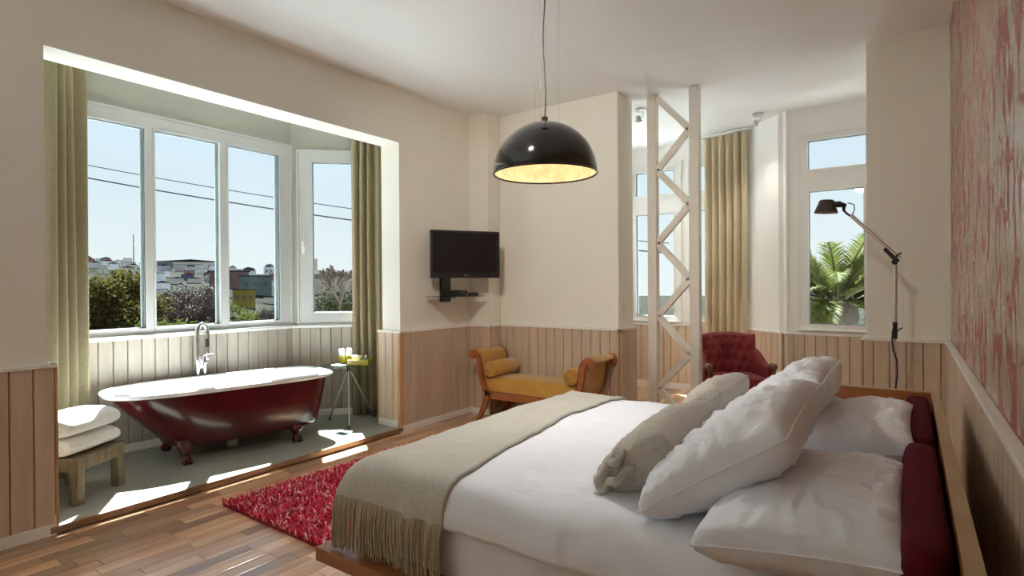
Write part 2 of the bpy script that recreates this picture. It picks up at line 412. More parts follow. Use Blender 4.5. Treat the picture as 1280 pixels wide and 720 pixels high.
# ---- back wall with its rounded end
Rr = .05; pts = [(-3.88, YB), (-3.88, YB+.4)]
pts += [(-2.40-Rr+Rr*math.cos(a), YB+.4-Rr+Rr*math.sin(a)) for a in [PI/2-PI/2*i/6 for i in range(7)]]
pts += [(-2.40, YB)]
mb = MB(); mb.prism(pts, 0, ZC); mb.bb(-4.4, -3.88, YB, YB+.4, 0, ZC)
wb = struct(mb.build('wall_back', M_WALL, bevel=.012), 'cream plaster back wall with board wainscot behind the mustard daybed', 'wall')
wainscot(wb, Seg((-2.40, YB), (-3.88, YB)), 0, ZK, phase=.02, cap_ext=(.038, 0), ends=(1, 0))
wainscot(wb, Seg((-2.40, YB+.38), (-2.40, YB)), 0, ZK, phase=.03, cap_ext=(0, .038))

# ---- right wall, papered, and the pilaster return
mb = MB(); mb.bb(XR, XR+.15, -2.3, 5.71, 0, ZC)
wr = struct(mb.build('wall_right', M_PAPERWALL), 'glossy cream wallpaper with red drip pattern above pale board wainscot', 'wall')
wainscot(wr, Seg((XR, -2.2), (XR, YP)), 0, ZK, phase=.04)
mb = MB(); mb.bb(-.287, XR, YP, YP+.3, 0, ZC)
wp = struct(mb.build('wall_pilaster', M_WALL), 'plain cream wall section beside the red wallpaper', 'wall')
wainscot(wp, Seg((XR, YP), (-.287-.03, YP)), 0, ZK, phase=.045, cap_ext=(0, .014), ends=(0, 1))
wainscot(wp, Seg((-.287, YP), (-.287, YP+.3)), 0, ZK)
sfr = Seg((XLI, -2.3), (XR, -2.3))
mb = MB(); sfr.wall(mb, 0, ZC, holes=[], e0=.1, e1=.15)
wfr = struct(mb.build('wall_front', M_WALL), 'plain cream wall at the near end of the bedroom', 'wall')

# ---- bay: three walls, cement platform
H_MAIN = (BY1-3.645, BY1-1.56, 1.035, 2.965)
sc1 = Seg((XLI, BY1+(BX-XLI)*-1), (BX, BY1)); sm = Seg((BX, BY1), (BX, BY0)); sc2 = Seg((BX, BY0), (XLI, BY0-(XLI-BX)))
LC = sc1.L
H_C1 = (LC-1.06, LC-.085, 1.035, 2.925); H_C2 = (.085, 1.06, 1.035, 2.925)
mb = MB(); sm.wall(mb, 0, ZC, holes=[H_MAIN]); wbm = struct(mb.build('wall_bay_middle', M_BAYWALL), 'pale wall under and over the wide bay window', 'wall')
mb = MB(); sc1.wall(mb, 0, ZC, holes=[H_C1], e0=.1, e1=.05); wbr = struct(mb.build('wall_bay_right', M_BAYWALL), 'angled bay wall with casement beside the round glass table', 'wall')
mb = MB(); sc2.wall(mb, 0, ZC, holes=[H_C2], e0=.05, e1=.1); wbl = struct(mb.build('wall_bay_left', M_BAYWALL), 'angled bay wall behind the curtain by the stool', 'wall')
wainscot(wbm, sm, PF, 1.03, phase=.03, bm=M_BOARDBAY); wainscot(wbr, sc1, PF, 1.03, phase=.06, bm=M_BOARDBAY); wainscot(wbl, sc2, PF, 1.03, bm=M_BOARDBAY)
pl = [(XL+.012, OY0), (XL+.012, OY1), (XLI, OY1), (XLI, 4.75), (BX, BY1), (BX, BY0), (XLI, .46), (XLI, OY0)]
mb = MB(); mb.prism(pl, -.02, PF); struct(mb.build('floor_bay', M_CONC, bevel=.002), 'raised grey-green cement platform under the bathtub', 'floor')
mb = MB(); mb.bb(XL+.0125, XL+.036, OY0-.0, OY1+.0, .012, PF+.003)
struct(mb.build('trim_1', M_STEP, bevel=.003), 'dark wooden edging along the front of the bath platform', 'trim')

def window(n_, label, seg, outer, panes, inset=.03, depth=.07, handle=None, bead=.018, fm=None):
    """frame flush in the wall; panes are (a0,a1,z0,z1)"""
    fm = fm or M_FRAME
    t = thing('window_%d' % n_, label, 'window', kind='structure')
    mb = MB()
    for a0, a1, c0, c1 in cells(*outer, panes): seg.box(mb, a0, a1, -.02-depth, -.02+inset, c0, c1)
    mb.build('frame', fm, t)
    mb = MB()                                        # raised surround
    A0, A1, Z0, Z1 = outer; q = .022
    for b in ((A0-q, A1+q, Z1, Z1+q), (A0-q, A0, Z0, Z1), (A1, A1+q, Z0, Z1)): seg.box(mb, b[0], b[1], .0008, .022, b[2], b[3])
    seg.box(mb, A0-q, A1+q, .0008, .05, Z0-.006, Z0+.008)
    mb.build('casing', fm, t, bevel=.002)
    for (a0, a1, z0, z1) in panes:
        mb = MB()
        for b in ((a0-bead, a1+bead, z1, z1+bead), (a0-bead, a1+bead, z0-bead, z0), (a0-bead, a0, z0, z1), (a1, a1+bead, z0, z1)):
            seg.box(mb, b[0], b[1], -.012, .018, b[2], b[3])
        s_ = mb.build('sash', fm, t, bevel=.002)
        mb = MB(); g = .006
        for b in ((a0, a1, z1-g, z1), (a0, a1, z0, z0+g), (a0, a0+g, z0, z1), (a1-g, a1, z0, z1)):
            seg.box(mb, b[0], b[1], -.06, -.02, b[2], b[3])
        mb.build('gasket', M_GASKET, s_)
        mb = MB(); seg.box(mb, a0, a1, -.045, -.039, z0, z1); mb.build('pane', M_GLASS, t)
    if handle:
        a, z = handle
        mb = MB(); seg.box(mb, a-.014, a+.014, .012, .022, z-.035, z+.035); seg.box(mb, a-.010, a+.010, .022, .052, z-.012, z+.012)
        seg.box(mb, a-.010, a+.010, .036, .052, z-.012, z+.10); mb.build('handle', M_FRAME, t, bevel=.003)
    return t
bz0, bz1 = 1.10, 2.855
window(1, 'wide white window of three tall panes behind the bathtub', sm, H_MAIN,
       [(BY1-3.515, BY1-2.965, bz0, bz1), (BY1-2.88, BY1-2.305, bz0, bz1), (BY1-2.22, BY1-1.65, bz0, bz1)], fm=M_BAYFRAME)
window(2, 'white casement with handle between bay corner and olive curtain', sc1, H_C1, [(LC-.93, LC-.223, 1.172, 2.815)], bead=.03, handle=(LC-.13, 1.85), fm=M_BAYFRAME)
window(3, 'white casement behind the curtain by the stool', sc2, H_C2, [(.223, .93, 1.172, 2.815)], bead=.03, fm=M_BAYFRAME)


window(8, 'unseen three-pane window added for light in the bedroom wall on the near side of the bay', sle, HL1, [(1.04+.73*q, 1.69+.73*q, .89, 2.87) for q in range(3)])  # added out of view, brings extra sun and sky into the room

# ---- turret: polygon of walls
tp = [(.30, YP+.3), (.30, 7.05), (-1.18, 7.05), (-1.90, 7.75), (-3.40, 7.75), (-3.62, 7.45), (-3.62, YB+.4), (-2.45, YB+.4)]
TS = [Seg(tp[i], tp[i+1]) for i in range(len(tp)-1)]
tw_right, tA, tB, tCw, tD, tE, tF = TS
HA = (.30+.31, .30+1.01, .935, 3.09)
HC1 = (2.60-1.90, 3.33-1.90, .935, 3.13); HC2 = (.18, 2.47-1.90, .935, 3.13)
HE = (.06, 1.72, .935, 3.13)
def tw(name, seg, label, holes=(), e0=.05, e1=.05):
    mb = MB(); seg.wall(mb, 0, ZC, holes=list(holes), e0=e0, e1=e1)
    o = struct(mb.build(name, M_WALLT), label, 'wall'); wainscot(o, seg, 0, ZKT, phase=.03, base=.09); return o
tw('wall_turret_right', tw_right, 'hidden turret wall behind the pilaster')
tw('wall_turret_palm', tA, 'white turret wall around the window with the palm view', [HA])
tw('wall_turret_angled', tB, 'narrow angled white turret wall beneath the ceiling spotlight')
tw('wall_turret_far', tCw, 'far white turret wall behind the lattice column', [HC1, HC2])
tw('wall_turret_corner', tD, 'short angled turret wall beyond the lattice column')
tw('wall_turret_left', tE, 'turret side wall hidden behind the bedroom back wall', [HE])
def two(seg, H, g0, g1): return [(g0, g1, 1.01, 2.45), (g0, g1, 2.715, 3.05)]
window(4, 'white window with fanlight looking onto the palm', tA, HA, [(.30+.398, .30+.922, 1.0, 2.47), (.30+.375, .30+.928, 2.71, 3.03)])
window(5, 'white window with fanlight seen through the lattice column', tCw, HC1, two(tCw, HC1, 2.69-1.9, 3.25-1.9))
window(6, 'white window with fanlight beside the gold curtain', tCw, HC2, two(tCw, HC2, .26, .49))
window(7, 'turret window added for light, hidden behind the bedroom back wall', tE, HE, [(.14, .85, 1.01, 2.45), (.14, .85, 2.60, 3.05), (.93, 1.64, 1.01, 2.45), (.93, 1.64, 2.60, 3.05)])  # added out of view to brighten the turret

# ================================================================== furniture
def sm3(t): t = max(0, min(1, t)); return t*t*(3-2*t)
def lerp(a, b, t): return a+(b-a)*t
def nz(x, y, z, s=1.): return noise.noise(Vector((x*s, y*s, z*s)))

# ---- bed -----------------------------------------------------------------
BXF, BXH, BYN, BYF = -2.16, .085, 1.545, 3.66
bed = thing('platform_bed', 'low wooden platform bed with padded burgundy headboard against the papered wall', 'bed', (-1.0, 2.6, 0))
def bp(mb, name, m, **k):
    mb.v = [(x+1.0, y-2.6, z) for x, y, z in mb.v]; return mb.build(name, m, bed, **k)
mb = MB(); mb.bb(BXF, BXH-.03, BYN, BYF-.03, .240, .300); bp(mb, 'platform', M_BEDWOOD, bevel=.003)
mb = MB(); mb.bb(BXF+.28, BXH-.2, BYN+.25, BYF-.28, 0, .239); bp(mb, 'plinth', M_EBONY)
mb = MB(); mb.bb(BXH, BXH+.032, 1.30, BYF, .10, .878); hb = bp(mb, 'headboard', M_BEDWOOD, bevel=.002)
mb = MB(); mb.bb(BXH-.001, BXH+.034, 1.30, BYF, .8785, .884); o = bp(mb, 'headboard_edge', M_BEDEDGE)
mb = MB(); mb.bb(-.60, BXH-.001, BYF-.028, BYF, .10, .878); bp(mb, 'side_panel', M_BEDWOOD, bevel=.002)
mb = MB(); mb.bb(-.60, BXH-.002, BYF-.029, BYF+.001, .8785, .884); bp(mb, 'side_panel_edge', M_BEDEDGE)
for (ya, yb) in ((2.60, 3.62), (1.50, 2.56)):
    mb = MB(); rings = []
    n = 26
    def cu(u, v, ya=ya, yb=yb):
        # cushion leaning on the headboard: u along y, v around its section
        yy = lerp(ya, yb, u); e_ = (1-abs(2*u-1)**14)**.5 if 0 < u < 1 else 0
        a = 2*PI*v; ca, sa = math.cos(a), math.sin(a)
        sx_ = .056*math.copysign(abs(ca)**.38, ca)*(.45+.55*e_); sz = .280*math.copysign(abs(sa)**.30, sa)*(.94+.06*e_)
        zz = .592+sz
        return (BXH-.058+sx_-.012*(1-(zz-.3)/.58)+.004*nz(yy, zz, 3, 9), yy, zz)
    for i in range(31): rings.append([cu(i/30, j/28) for j in range(28)])
    mb.loft(rings); bp(mb, 'headboard_cushion', M_REDCUSH, smooth=True, angle=180)

# mattress
def rbox(x0, x1, y0, y1, z0, z1, r, nseg=5, puff=0.):
    """rounded box as stacked rounded rectangles"""
    def rr_(x0, x1, y0, y1, r):
        p = []
        for cx, cy, a0 in ((x1-r, y1-r, 0), (x0+r, y1-r, PI/2), (x0+r, y0+r, PI), (x1-r, y0+r, 1.5*PI)):
            for i in range(nseg+1): a = a0+PI/2*i/nseg; p.append((cx+r*math.cos(a), cy+r*math.sin(a)))
        return p
    rings = []; q = min(r, (z1-z0)/2)
    zs = [(z0+q*(1-math.cos(a)), q*(1-math.sin(a))) for a in [PI/2*i/4 for i in range(5)]]
    zs += [(z1-q*(1-math.cos(a)), q*(1-math.sin(a))) for a in [PI/2*(4-i)/4 for i in range(5)]]
    for z, i in zs: rings.append([(x, y, z) for x, y in rr_(x0+i, x1-i, y0+i, y1-i, max(r*1.6-i, .004))])
    return MB().loft(rings)
mattress = rbox(-2.035, -.06, 1.645, 3.60, .3005, .585, .05).build('mattress', M_COTTON2, smooth=True)
tag(mattress, 'thick mattress in a white fitted cover on the wooden platform', 'mattress')

# duvet: a sheet folded over the mattress edges
DTOP = .655
def fold(s, r):   # s<=0 inside, >0 past the edge : horizontal advance, drop
    if s <= 0: return s, 0
    a = min(s/r, PI/2); h, d = r*math.sin(a), r*(1-math.cos(a))
    if s > r*PI/2: d += s-r*PI/2; h += (s-r*PI/2)*.04
    return h, d
def duvet_pt(x, y, off=0., wr=1.):
    """unrolled x,y -> folded point ; foot edge at x=-1.95, sides at 1.76 / 3.49"""
    r = .115+off*.6
    ex0, ey0, ey1 = -1.945, 1.735, 3.515
    hx, dx = fold(ex0-x, r); hn, dn = fold(ey0-y, r); hf, df = fold(y-ey1, r)
    X = ex0-hx if x < ex0 else x
    Y = ey0-hn if y < ey0 else (ey1+hf if y > ey1 else y)
    d = max(dx, dn, df) if min(dx, max(dn, df)) <= 0 else (dx**3+max(dn, df)**3)**(1/3)
    z = DTOP+off-d
    u = (X+1.0)/1.0; v = (Y-2.62)/1.0
    puff = .045*max(0, 1-abs(v)**2.5)*max(0, 1-abs(u*.9)**3)
    side = sm3(d/.15)
    w_ = .012*nz(X, Y, .3, 2.6)+.007*(1-2*abs(nz(X*1.0, Y*1.6, 5.3, 3.0)))+.005*(1-2*abs(nz(X*1.3+.4*Y, Y*.7, 9.3, 7.0)))
    z += (puff + w_*wr)*(1-side*.6)+.004*wr
    if side > 0:
        g = (.016*nz(X*1.2, z*.8, 2.1, 5.0)+.010*(1-2*abs(nz(X*3, z, 7.7, 4.0))))*side*wr
        if dn > 0: Y -= g
        if df > 0: Y += g
        if dx > 0: X -= (.010*nz(Y*2, z, 4.4, 4.0))*side*wr
    return Vector((X, Y, z))
mb = MB()
mb.grid(lambda u, v: duvet_pt(lerp(-2.235, -.16, u), lerp(1.735-.205, 3.515+.25, v)), 150, 150)
# rounded hem
duvet = mb.build('duvet', M_COTTON, smooth=True, solid=.014, angle=180)
tag(duvet, 'puffy white cotton duvet spread over the bed', 'duvet')

# throw with fringe
throw = thing('throw_blanket', 'taupe woven wool throw with long fringe across the foot of the bed', 'blanket', (0, 0, 0))
def throw_pt(u, v):
    y = lerp(1.735-.245, 3.515+.28, v)
    xr = lerp(-1.46, -1.575, sm3((y-1.6)/1.4))+.012*nz(y, 1, 1, 3.)
    return duvet_pt(lerp(-2.16, xr, u), y, .020, 1.0)
mb = MB(); mb.grid(throw_pt, 60, 120)
mb.build('weave', M_THROW, throw, smooth=True, solid=.012, angle=180)
mb = MB()
for i in range(170):
    u = (i+.5)/170+random.uniform(-.003, .003)
    p = throw_pt(max(0, min(1, u)), 0.0); L = random.uniform(.165, .205); s_ = random.uniform(-.012, .012); o_ = random.uniform(0, .012)
    pts = [p+V(0, .001-o_*.3, .03), p+V(s_*.3, -.006-o_, -.02), p+V(s_*.6+.006*math.sin(i*2.1), -.010-o_, -L*.5), p+V(s_+.004*math.sin(i*1.3), -.008-o_, -L)]
    pts = [V(q.x, q.y, max(q.z, .306)) for q in pts]
    mb.tube(pts, [.0045, .0042, .0038, .003], 5)
for i in range(120):
    u = (i+.5)/120
    p = throw_pt(u, 1.0); L = random.uniform(.15, .19)
    mb.tube([p+V(0, 0, .02), p+V(0, .008, -.05), p+V(0, .008, -L)], .0042, 4)
o = mb.build('fringe', M_FRINGE, throw, smooth=True); o['kind'] = 'stuff'

# pillows
def pillow(name, label, m, c, ax, ay, w_, h_, t_, seed, group=None, wr=1., gather=None, seam=None, puffe=.42, droop=0., ruffle=False):
    """c centre, ax/ay unit axes of width and height; thickness along ax x ay"""
    ax = Vector(ax).normalized(); ay = Vector(ay); ay = (ay-ax*ay.dot(ax)).normalized(); az = ax.cross(ay); c = Vector(c)
    th = thing(name, label, 'pillow', c, 0, group)
    N = 60
    def P(u, v, sgn):
        ed = (1-u*u)*(1-v*v)
        x_ = u*w_/2*(1-.055*(1-v*v)*abs(u)**3); y_ = v*h_/2*(1-.055*(1-u*u)*abs(v)**3)
        zz = t_/2*max(ed, 0)**puffe
        wk = .010*nz(u*2.2+seed, v*2.2, seed*1.7+sgn, 1.3)*(ed**.4)
        rad = math.atan2(v, u)
        wk += .012*wr*(abs(nz(rad*3.2+seed, seed, sgn*2.+(u*u+v*v)*.5, 1.6)))*max(0, min(1, 2.2*(1-ed)))*ed**.35
        wk += .0045*wr*nz(u*7+v*3, v*8+seed, seed+sgn*5, 1.)*ed**.3+.005*wr*(1-2*abs(nz(u*3.2-v*1.2, v*3.6+seed, seed*2+sgn*5, 1.)))*ed**.35
        q1 = 1-2*abs(nz(u*5.5+seed, v*1.7-u*.6, seed*3+sgn, 1.)); q2 = 1-2*abs(nz(u*1.6+v*.5, v*6.0+seed, seed*4+sgn, 1.))
        wk += wr*ed**.3*(.0055*q1*sm3((abs(u)-.15)/.5)+.0055*q2*sm3((abs(v)-.2)/.5))
        zz = zz+wk
        if gather and v*gather < -.0: zz += .018*math.sin(u*22+seed)*sm3(-v*gather*2-.9)*(ed+.02)**.2
        z_ = sgn*zz - droop*(u*u)*.5
        return ax*x_+ay*y_+az*z_
    mb = MB()
    for sgn in (1, -1): mb.grid(lambda a, b, s=sgn: P(2*a-1, 2*b-1, s) if True else 0, N, N)
    me = mb.mesh(name, True, True, 180)
    b = bmesh.new(); b.from_mesh(me); bmesh.ops.remove_doubles(b, verts=b.verts, dist=.0004); bmesh.ops.recalc_face_normals(b, faces=b.faces); b.to_mesh(me); b.free()
    me.shade_smooth(); me.materials.append(m)
    link('cover', me, th)
    mb = MB(); pts = []
    for k_ in range(80):
        q = 4*k_/80; s_ = int(q); t = 2*(q-s_)-1
        u, v = ((t, -1), (1, t), (-t, 1), (-1, -t))[s_]
        pts.append(P(u, v, 0))
    mb.tube(pts, .0035, 6, close=True); mb.build('seam', m, th, smooth=True)
    if ruffle:     # gathered frill along the near end, hanging down its lower corner
        mb = MB()
        for k_ in range(4):
            pts = []
            for i in range(33):
                v = lerp(-.05, .97, i/32); p = P(-1+.05*k_, max(-1, min(1, v)), 1)
                pts.append(p-ax*(.022-.014*k_)+az*(.007*math.sin(i*.42+k_*1.9)-.004)+ax*(.013*math.sin(i*.38+k_*2.3)))
            mb.tube(pts, [.006+.011*math.sin(PI*min(1, .10+i/36)) for i in range(33)], 8)
        mb.build('frill', m, th, smooth=True, angle=180)
    if seam:       # a stitched flange line across the cover
        mb = MB(); mb.tube([P(seam, -.97+1.94*i/30, 1)+az*.0015 for i in range(31)], .0030, 6); mb.build('hem', m, th, smooth=True)
        mb = MB(); mb.tube([P(-.97+1.94*i/30, seam, 1)+az*.0015 for i in range(31)], .0022, 6); mb.build('hem', m, th, smooth=True)
    return th
g6 = None
pillow('pillow', 'plump white pillow lying flat by the headboard, nearest the bed side without a panel', M_COTTON2, (-.245, 1.955, .775), (0, 1, 0), (-.97, 0, -.12), .86, .50, .20, 1.3, wr=1.5, puffe=.33)
pillow('pillow', 'plump white pillow lying flat by the wooden side panel of the bed', M_COTTON2, (-.225, 2.90, .795), (0, 1, .02), (-.97, 0, -.16), .80, .50, .22, 5.1, wr=1.5, puffe=.30)
pillow('pillow', 'large white pillow leaning, with the gathered grey pillow propped on its face', M_COTTON2, (-.500, 2.075, .890), (0, 1, .06), (-.80, 0, -.56), .72, .54, .21, 2.7, seam=.80, wr=2.2, puffe=.34)
pillow('pillow', 'white pillow leaning behind the farther grey pillow, its corner rising above the bed side panel', M_COTTON2, (-.500, 2.88, .900), (.0, 1, .02), (-.78, 0, -.58), .72, .54, .20, 8.2, seam=.80, wr=2.2, puffe=.34)
pillow('pillow', 'grey linen pillow with gathered end lying against the large white pillow', M_GREY, (-.795, 2.10, .825), (0.06, 1, .08), (-.72, 0, -.62), .47, .38, .20, 3.9, wr=1.0, puffe=.30, ruffle=True)
pillow('pillow', 'grey linen pillow standing beyond the gathered one, before the red armchair', M_GREY, (-.82, 2.83, .840), (0.03, 1, .02), (-.66, 0, -.70), .47, .38, .19, 6.6, wr=.9, puffe=.30)

# ---- shag rug --------------------------------------------------------------
rug = thing('shag_rug', 'deep red shag rug flecked with pink at the foot of the bed', 'rug', (-2.95, 3.0, 0), math.radians(-1.2))
rx0, rx1, ry0, ry1 = -.77, .80, -1.05, 1.12
mb = MB(); mb.bb(rx0, rx1, ry0, ry1, .0005, .014); mb.build('backing', M_RUGB, rug)
m_ = bpy.data.materials.new('shag_yarn'); m_.use_nodes = True
n_ = m_.node_tree.nodes; l_ = m_.node_tree.links; b_ = n_['Principled BSDF']; b_.inputs['Roughness'].default_value = .75
b_.inputs['Sheen Weight'].default_value = .15
ge = n_.new('ShaderNodeNewGeometry'); cr = n_.new('ShaderNodeValToRGB'); l_.new(ge.outputs['Random Per Island'], cr.inputs[0]); l_.new(cr.outputs[0], b_.inputs['Base Color'])
el = cr.color_ramp.elements; el[0].color = (.50, .010, .045, 1); el[1].position = 1; el[1].color = (.95, .72, .68, 1)
for p_, c_ in ((.45, (.74, .018, .075)), (.72, (.86, .045, .12)), (.84, (.93, .42, .42))): q = el.new(p_); q.color = (*c_, 1)
mb = MB(); vs, fs = mb.v, mb.f
NR = 30000
for i in range(NR):
    x = random.uniform(rx0, rx1); y = random.uniform(ry0, ry1)
    if x > .62 and random.random() < .8: continue
    h = random.uniform(.018, .040); a = random.uniform(0, 2*PI); t = random.uniform(.3, 1.)*.028; w_ = random.uniform(.0028, .0048)
    dx, dy = math.cos(a)*t, math.sin(a)*t; px_, py_ = -math.sin(a)*w_, math.cos(a)*w_
    o_ = len(vs)
    vs += [(x-px_, y-py_, .012), (x+px_, y+py_, .012), (x+dx*.5+px_*1.2, y+dy*.5+py_*1.2, .012+h*.75), (x+dx*.5-px_*1.2, y+dy*.5-py_*1.2, .012+h*.75), (x+dx+px_*.7, y+dy+py_*.7, .012+h), (x+dx-px_*.7, y+dy-py_*.7, .012+h)]
    fs += [(o_, o_+1, o_+2, o_+3), (o_+3, o_+2, o_+4, o_+5)]
o = mb.build('pile', m_, rug, fix=False); o['kind'] = 'stuff'

# ---- bathtub ---------------------------------------------------------------
TUBA = math.radians(90-9.5)
tub = thing('bathtub', 'roll-top bathtub, dark red outside and white inside, on claw feet', 'bathtub', (-4.905, 2.665, PF), TUBA)
def outline(xl, xr, b, n=56, el=2.35, er=4.2, split=.30):
    """left end round, right end squarer ; returns closed loop"""
    xm = lerp(xl, xr, split+.14); p = []
    for i in range(n):
        a = 2*PI*i/n; c, s_ = math.cos(a), math.sin(a)
        if c >= 0: k_ = er; x = xm+(xr-xm)*abs(c)**(2/k_); y = b*math.copysign(abs(s_)**(2/k_), s_)
        else: k_ = el+.35; x = xm-(xm-xl)*abs(c)**(2/k_); y = b*math.copysign(abs(s_)**(2/k_), s_)
        p.append((x, y))
    return p
def tubring(t, ins=0.):   # t: 0 rim .. 1 bottom
    xl = -.905+.42*t**1.15+ins; xr = .815-.10*t**1.1-ins; b = .345*(1-.16*t**1.8)-ins
    return xl, xr, b
HT = .575
levels = [0, .06, .15, .28, .42, .56, .68, .78, .86]
mb = MB(); rings = []
for t in levels: rings.append([(x, y, HT-(HT-.105)*t) for x, y in outline(*tubring(t))])
for q in (.25, .5, .75, .92, 1.0):
    xl, xr, b = tubring(.86); sh = 1-.22*(1-math.sqrt(1-q*q)) - .0
    z = HT-(HT-.105)*.86-(HT-.105)*.14*q
    cx = (xl+xr)/2; rings.append([(cx+(x-cx)*sh, y*(1-.45*(1-math.sqrt(1-q*q))), z) for x, y in outline(xl, xr, b)])
mb.loft(rings, cap=False); mb.add(rings[-1], [tuple(range(len(rings[-1])))]); mb.build('shell', M_TUBRED, tub, smooth=True, angle=60)
mb = MB(); rings = []
for t in levels: rings.append([(x, y, HT+.008-(HT-.15)*t) for x, y in outline(*tubring(t, .022))])
xl, xr, b = tubring(.86, .03)
for q in (.5, .85, 1.0):
    cx = (xl+xr)/2; s_ = 1-.3*q*q; rings.append([(cx+(x-cx)*s_, y*s_, HT+.008-(HT-.15)*.86-.035*q) for x, y in outline(xl, xr, b)])
n = len(rings[0])
mb.loft(rings, cap=False); mb.add(rings[-1], [tuple(range(n))]); mb.build('basin', M_TUBWH, tub, smooth=True, angle=60)
mb = MB(); prof = []
for k_ in range(12):
    a = 2*PI*k_/12; prof.append((.040*math.cos(a), .024*math.sin(a)))
rings = []
for (dr, dz) in prof: rings.append([(x, y, HT+.004+dz) for x, y in outline(-.905-.014-dr, .815+.014+dr, .345+.014+dr)])
mb.loft(rings, close=True, cap=False); mb.build('rim', M_TUBWH, tub, smooth=True, angle=180)
def foot_mesh():
    mb = MB(); path = [(-.045, .0, .20, .050, .062), (-.015, 0, .165, .058, .066), (.018, 0, .125, .050, .056), (.032, 0, .09, .034, .038), (.030, 0, .06, .027, .028), (.036, 0, .035, .034, .034), (.044, 0, .016, .036, .036), (.044, 0, .001, .030, .030)]
    rings = [[(x+rx*math.cos(2*PI*j/14), ry*math.sin(2*PI*j/14), z) for j in range(14)] for x, y, z, rx, ry in path]
    mb.loft(rings)
    for q in (-.022, 0, .022):
        mb.tube([(.052, q*.8, .06), (.070, q, .042), (.080, q*1.15, .020), (.080, q*1.2, .004)], [.010, .011, .011, .007], 7)
    return mb.mesh('foot', True, True, 60)
fm = foot_mesh(); fm.materials.append(M_TUBRED)
for fx in (-.44, .46):
    for fy in (-1, 1):
        o = bpy.data.objects.new('foot', fm); COL.objects.link(o); o.parent = tub
        o.location = (fx, fy*.235, 0); o.rotation_euler = (0, 0, fy*PI/2)
mb = MB(); mb.lathe([(.028, .12), (.028, .06), (.045, .055), (.045, .0), (.0, .0)], 18, (.02, .05, 0)); mb.build('drain_trap', M_PAPER, tub, smooth=True)

# ---- bath tap ---------------------------------------------------------------
tap = thing('bath_tap', 'tall chrome floor-standing bath tap with arched spout behind the tub', 'tap', (-5.385, 2.64, PF), math.radians(12))
mb = MB(); mb.lathe([(.0, 0), (.045, 0), (.045, .008), (.018, .012), (.016, .02)], 20); mb.build('floor_plate', M_CHROME, tap, smooth=True)
mb = MB(); mb.tube([(-.0, -.036, .01), (0, -.036, .70)], .017, 12); mb.tube([(0, .036, .01), (0, .036, .70)], .017, 12); mb.build('supply_pipe', M_CHROME, tap, smooth=True)
mb = MB(); mb.tube([(0, -.045, .70), (0, .05, .70)], .021, 14); mb.tube([(.0, .0, .66), (0, 0, .78)], .024, 14); mb.build('mixer', M_CHROME, tap, smooth=True)
mb = MB(); mb.tube([(0, -.042, .70), (0, -.042, .80), (0, -.042, .98)]+[(.0+.03*(1-math.cos(a))/2, -.042*math.cos(a), .98+.085*math.sin(a)) for a in [PI*i/10 for i in range(1, 11)]]+[(.03, .042, .95), (.03, .042, .925)], .0205, 14)
mb.build('spout', M_CHROME, tap, smooth=True)
mb = MB(); mb.tube([(.03, .042, .73), (.03, .043, .85)], [.016, .018], 12); mb.build('hand_shower', M_CHROME, tap, smooth=True)
mb = MB(); mb.tube([(0, .0, .76), (.045, .035, .785), (.085, .065, .79)], [.007, .006, .005], 10); mb.build('lever', M_CHROME, tap, smooth=True)
mb = MB(); mb.tube([(.03, .043, .85), (.03, .042, .93)], [.017, .015], 12); mb.build('black_grip', M_BLACK, tap, smooth=True)

# ---- stool with towels ---------------------------------------------------------
SA = math.atan2(.35, -.23)
stool = thing('bath_stool', 'low weathered wooden stool holding rolled white towels beside the tub', 'stool', (-4.665, 1.435, PF), SA)
SL, SW, SH = .43, .40, .305
mb = MB()
mb.bb(-SL/2, SL/2, -SW/2, SW/2, SH-.03, SH); mb.build('seat', M_STOOL, stool, bevel=.004)
for sx_ in (-1, 1):
    for sy in (-1, 1):
        mb = MB(); cx, cy = sx_*(SL/2-.033), sy*(SW/2-.033); mb.bb(cx-.03, cx+.03, cy-.03, cy+.03, 0, SH-.0305); mb.build('leg', M_STOOL, stool, bevel=.004)
for sy in (-1, 1):
    mb = MB(); cy = sy*(SW/2-.018); mb.bb(-SL/2+.064, SL/2-.064, cy-.012, cy+.012, SH-.09, SH-.0305); mb.build('apron', M_STOOL, stool, bevel=.002)
for sx_ in (-1, 1):
    mb = MB(); cx = sx_*(SL/2-.018); mb.bb(cx-.012, cx+.012, -SW/2+.064, SW/2-.064, SH-.09, SH-.0305); mb.build('apron', M_STOOL, stool, bevel=.002)
def towel(z, label, hh, seed, sag=0.):
    t = thing('rolled_towel', label, 'towel', (-4.665, 1.435, z), SA, 'white towels on the stool')
    mb = MB(); rings = []; n = 40; L = .46; Wd = .35
    for i in range(25):
        u = i/24; x = lerp(-L/2, L/2, u); e_ = (1-abs(2*u-1)**7)**.4 if 0 < u < 1 else .0
        ring = []
        for j in range(n):
            a = 2*PI*j/n; ca, sa = math.cos(a), math.sin(a)
            y = Wd/2*math.copysign(abs(ca)**.75, ca)*(.88+.12*e_); zz = hh/2*math.copysign(abs(sa)**.85, sa)*(.70+.30*e_)
            top = sag*math.sin(PI*u)*(1 if sa > 0 else .0)*abs(sa)
            k_ = .006*nz(x*6+seed, y*6, zz*8, 1.5)
            ring.append((x, y+k_, hh/2+zz+top+k_*.6))
        rings.append(ring)
    mb.loft(rings)
    mb.build('roll', M_TOWEL, t, smooth=True, angle=180)
    mb = MB()
    for sgn in (-1,):
        pts = []
        for k_ in range(50):
            a = k_*.36; r_ = 1-k_/54
            pts.append((sgn*(L/2+.002), Wd*.40*r_*math.cos(a), hh/2+hh*.30*r_*math.sin(a)))
        mb.tube(pts, .0065, 5)
    mb.build('spiral_end', M_TOWELEND, t, smooth=True)
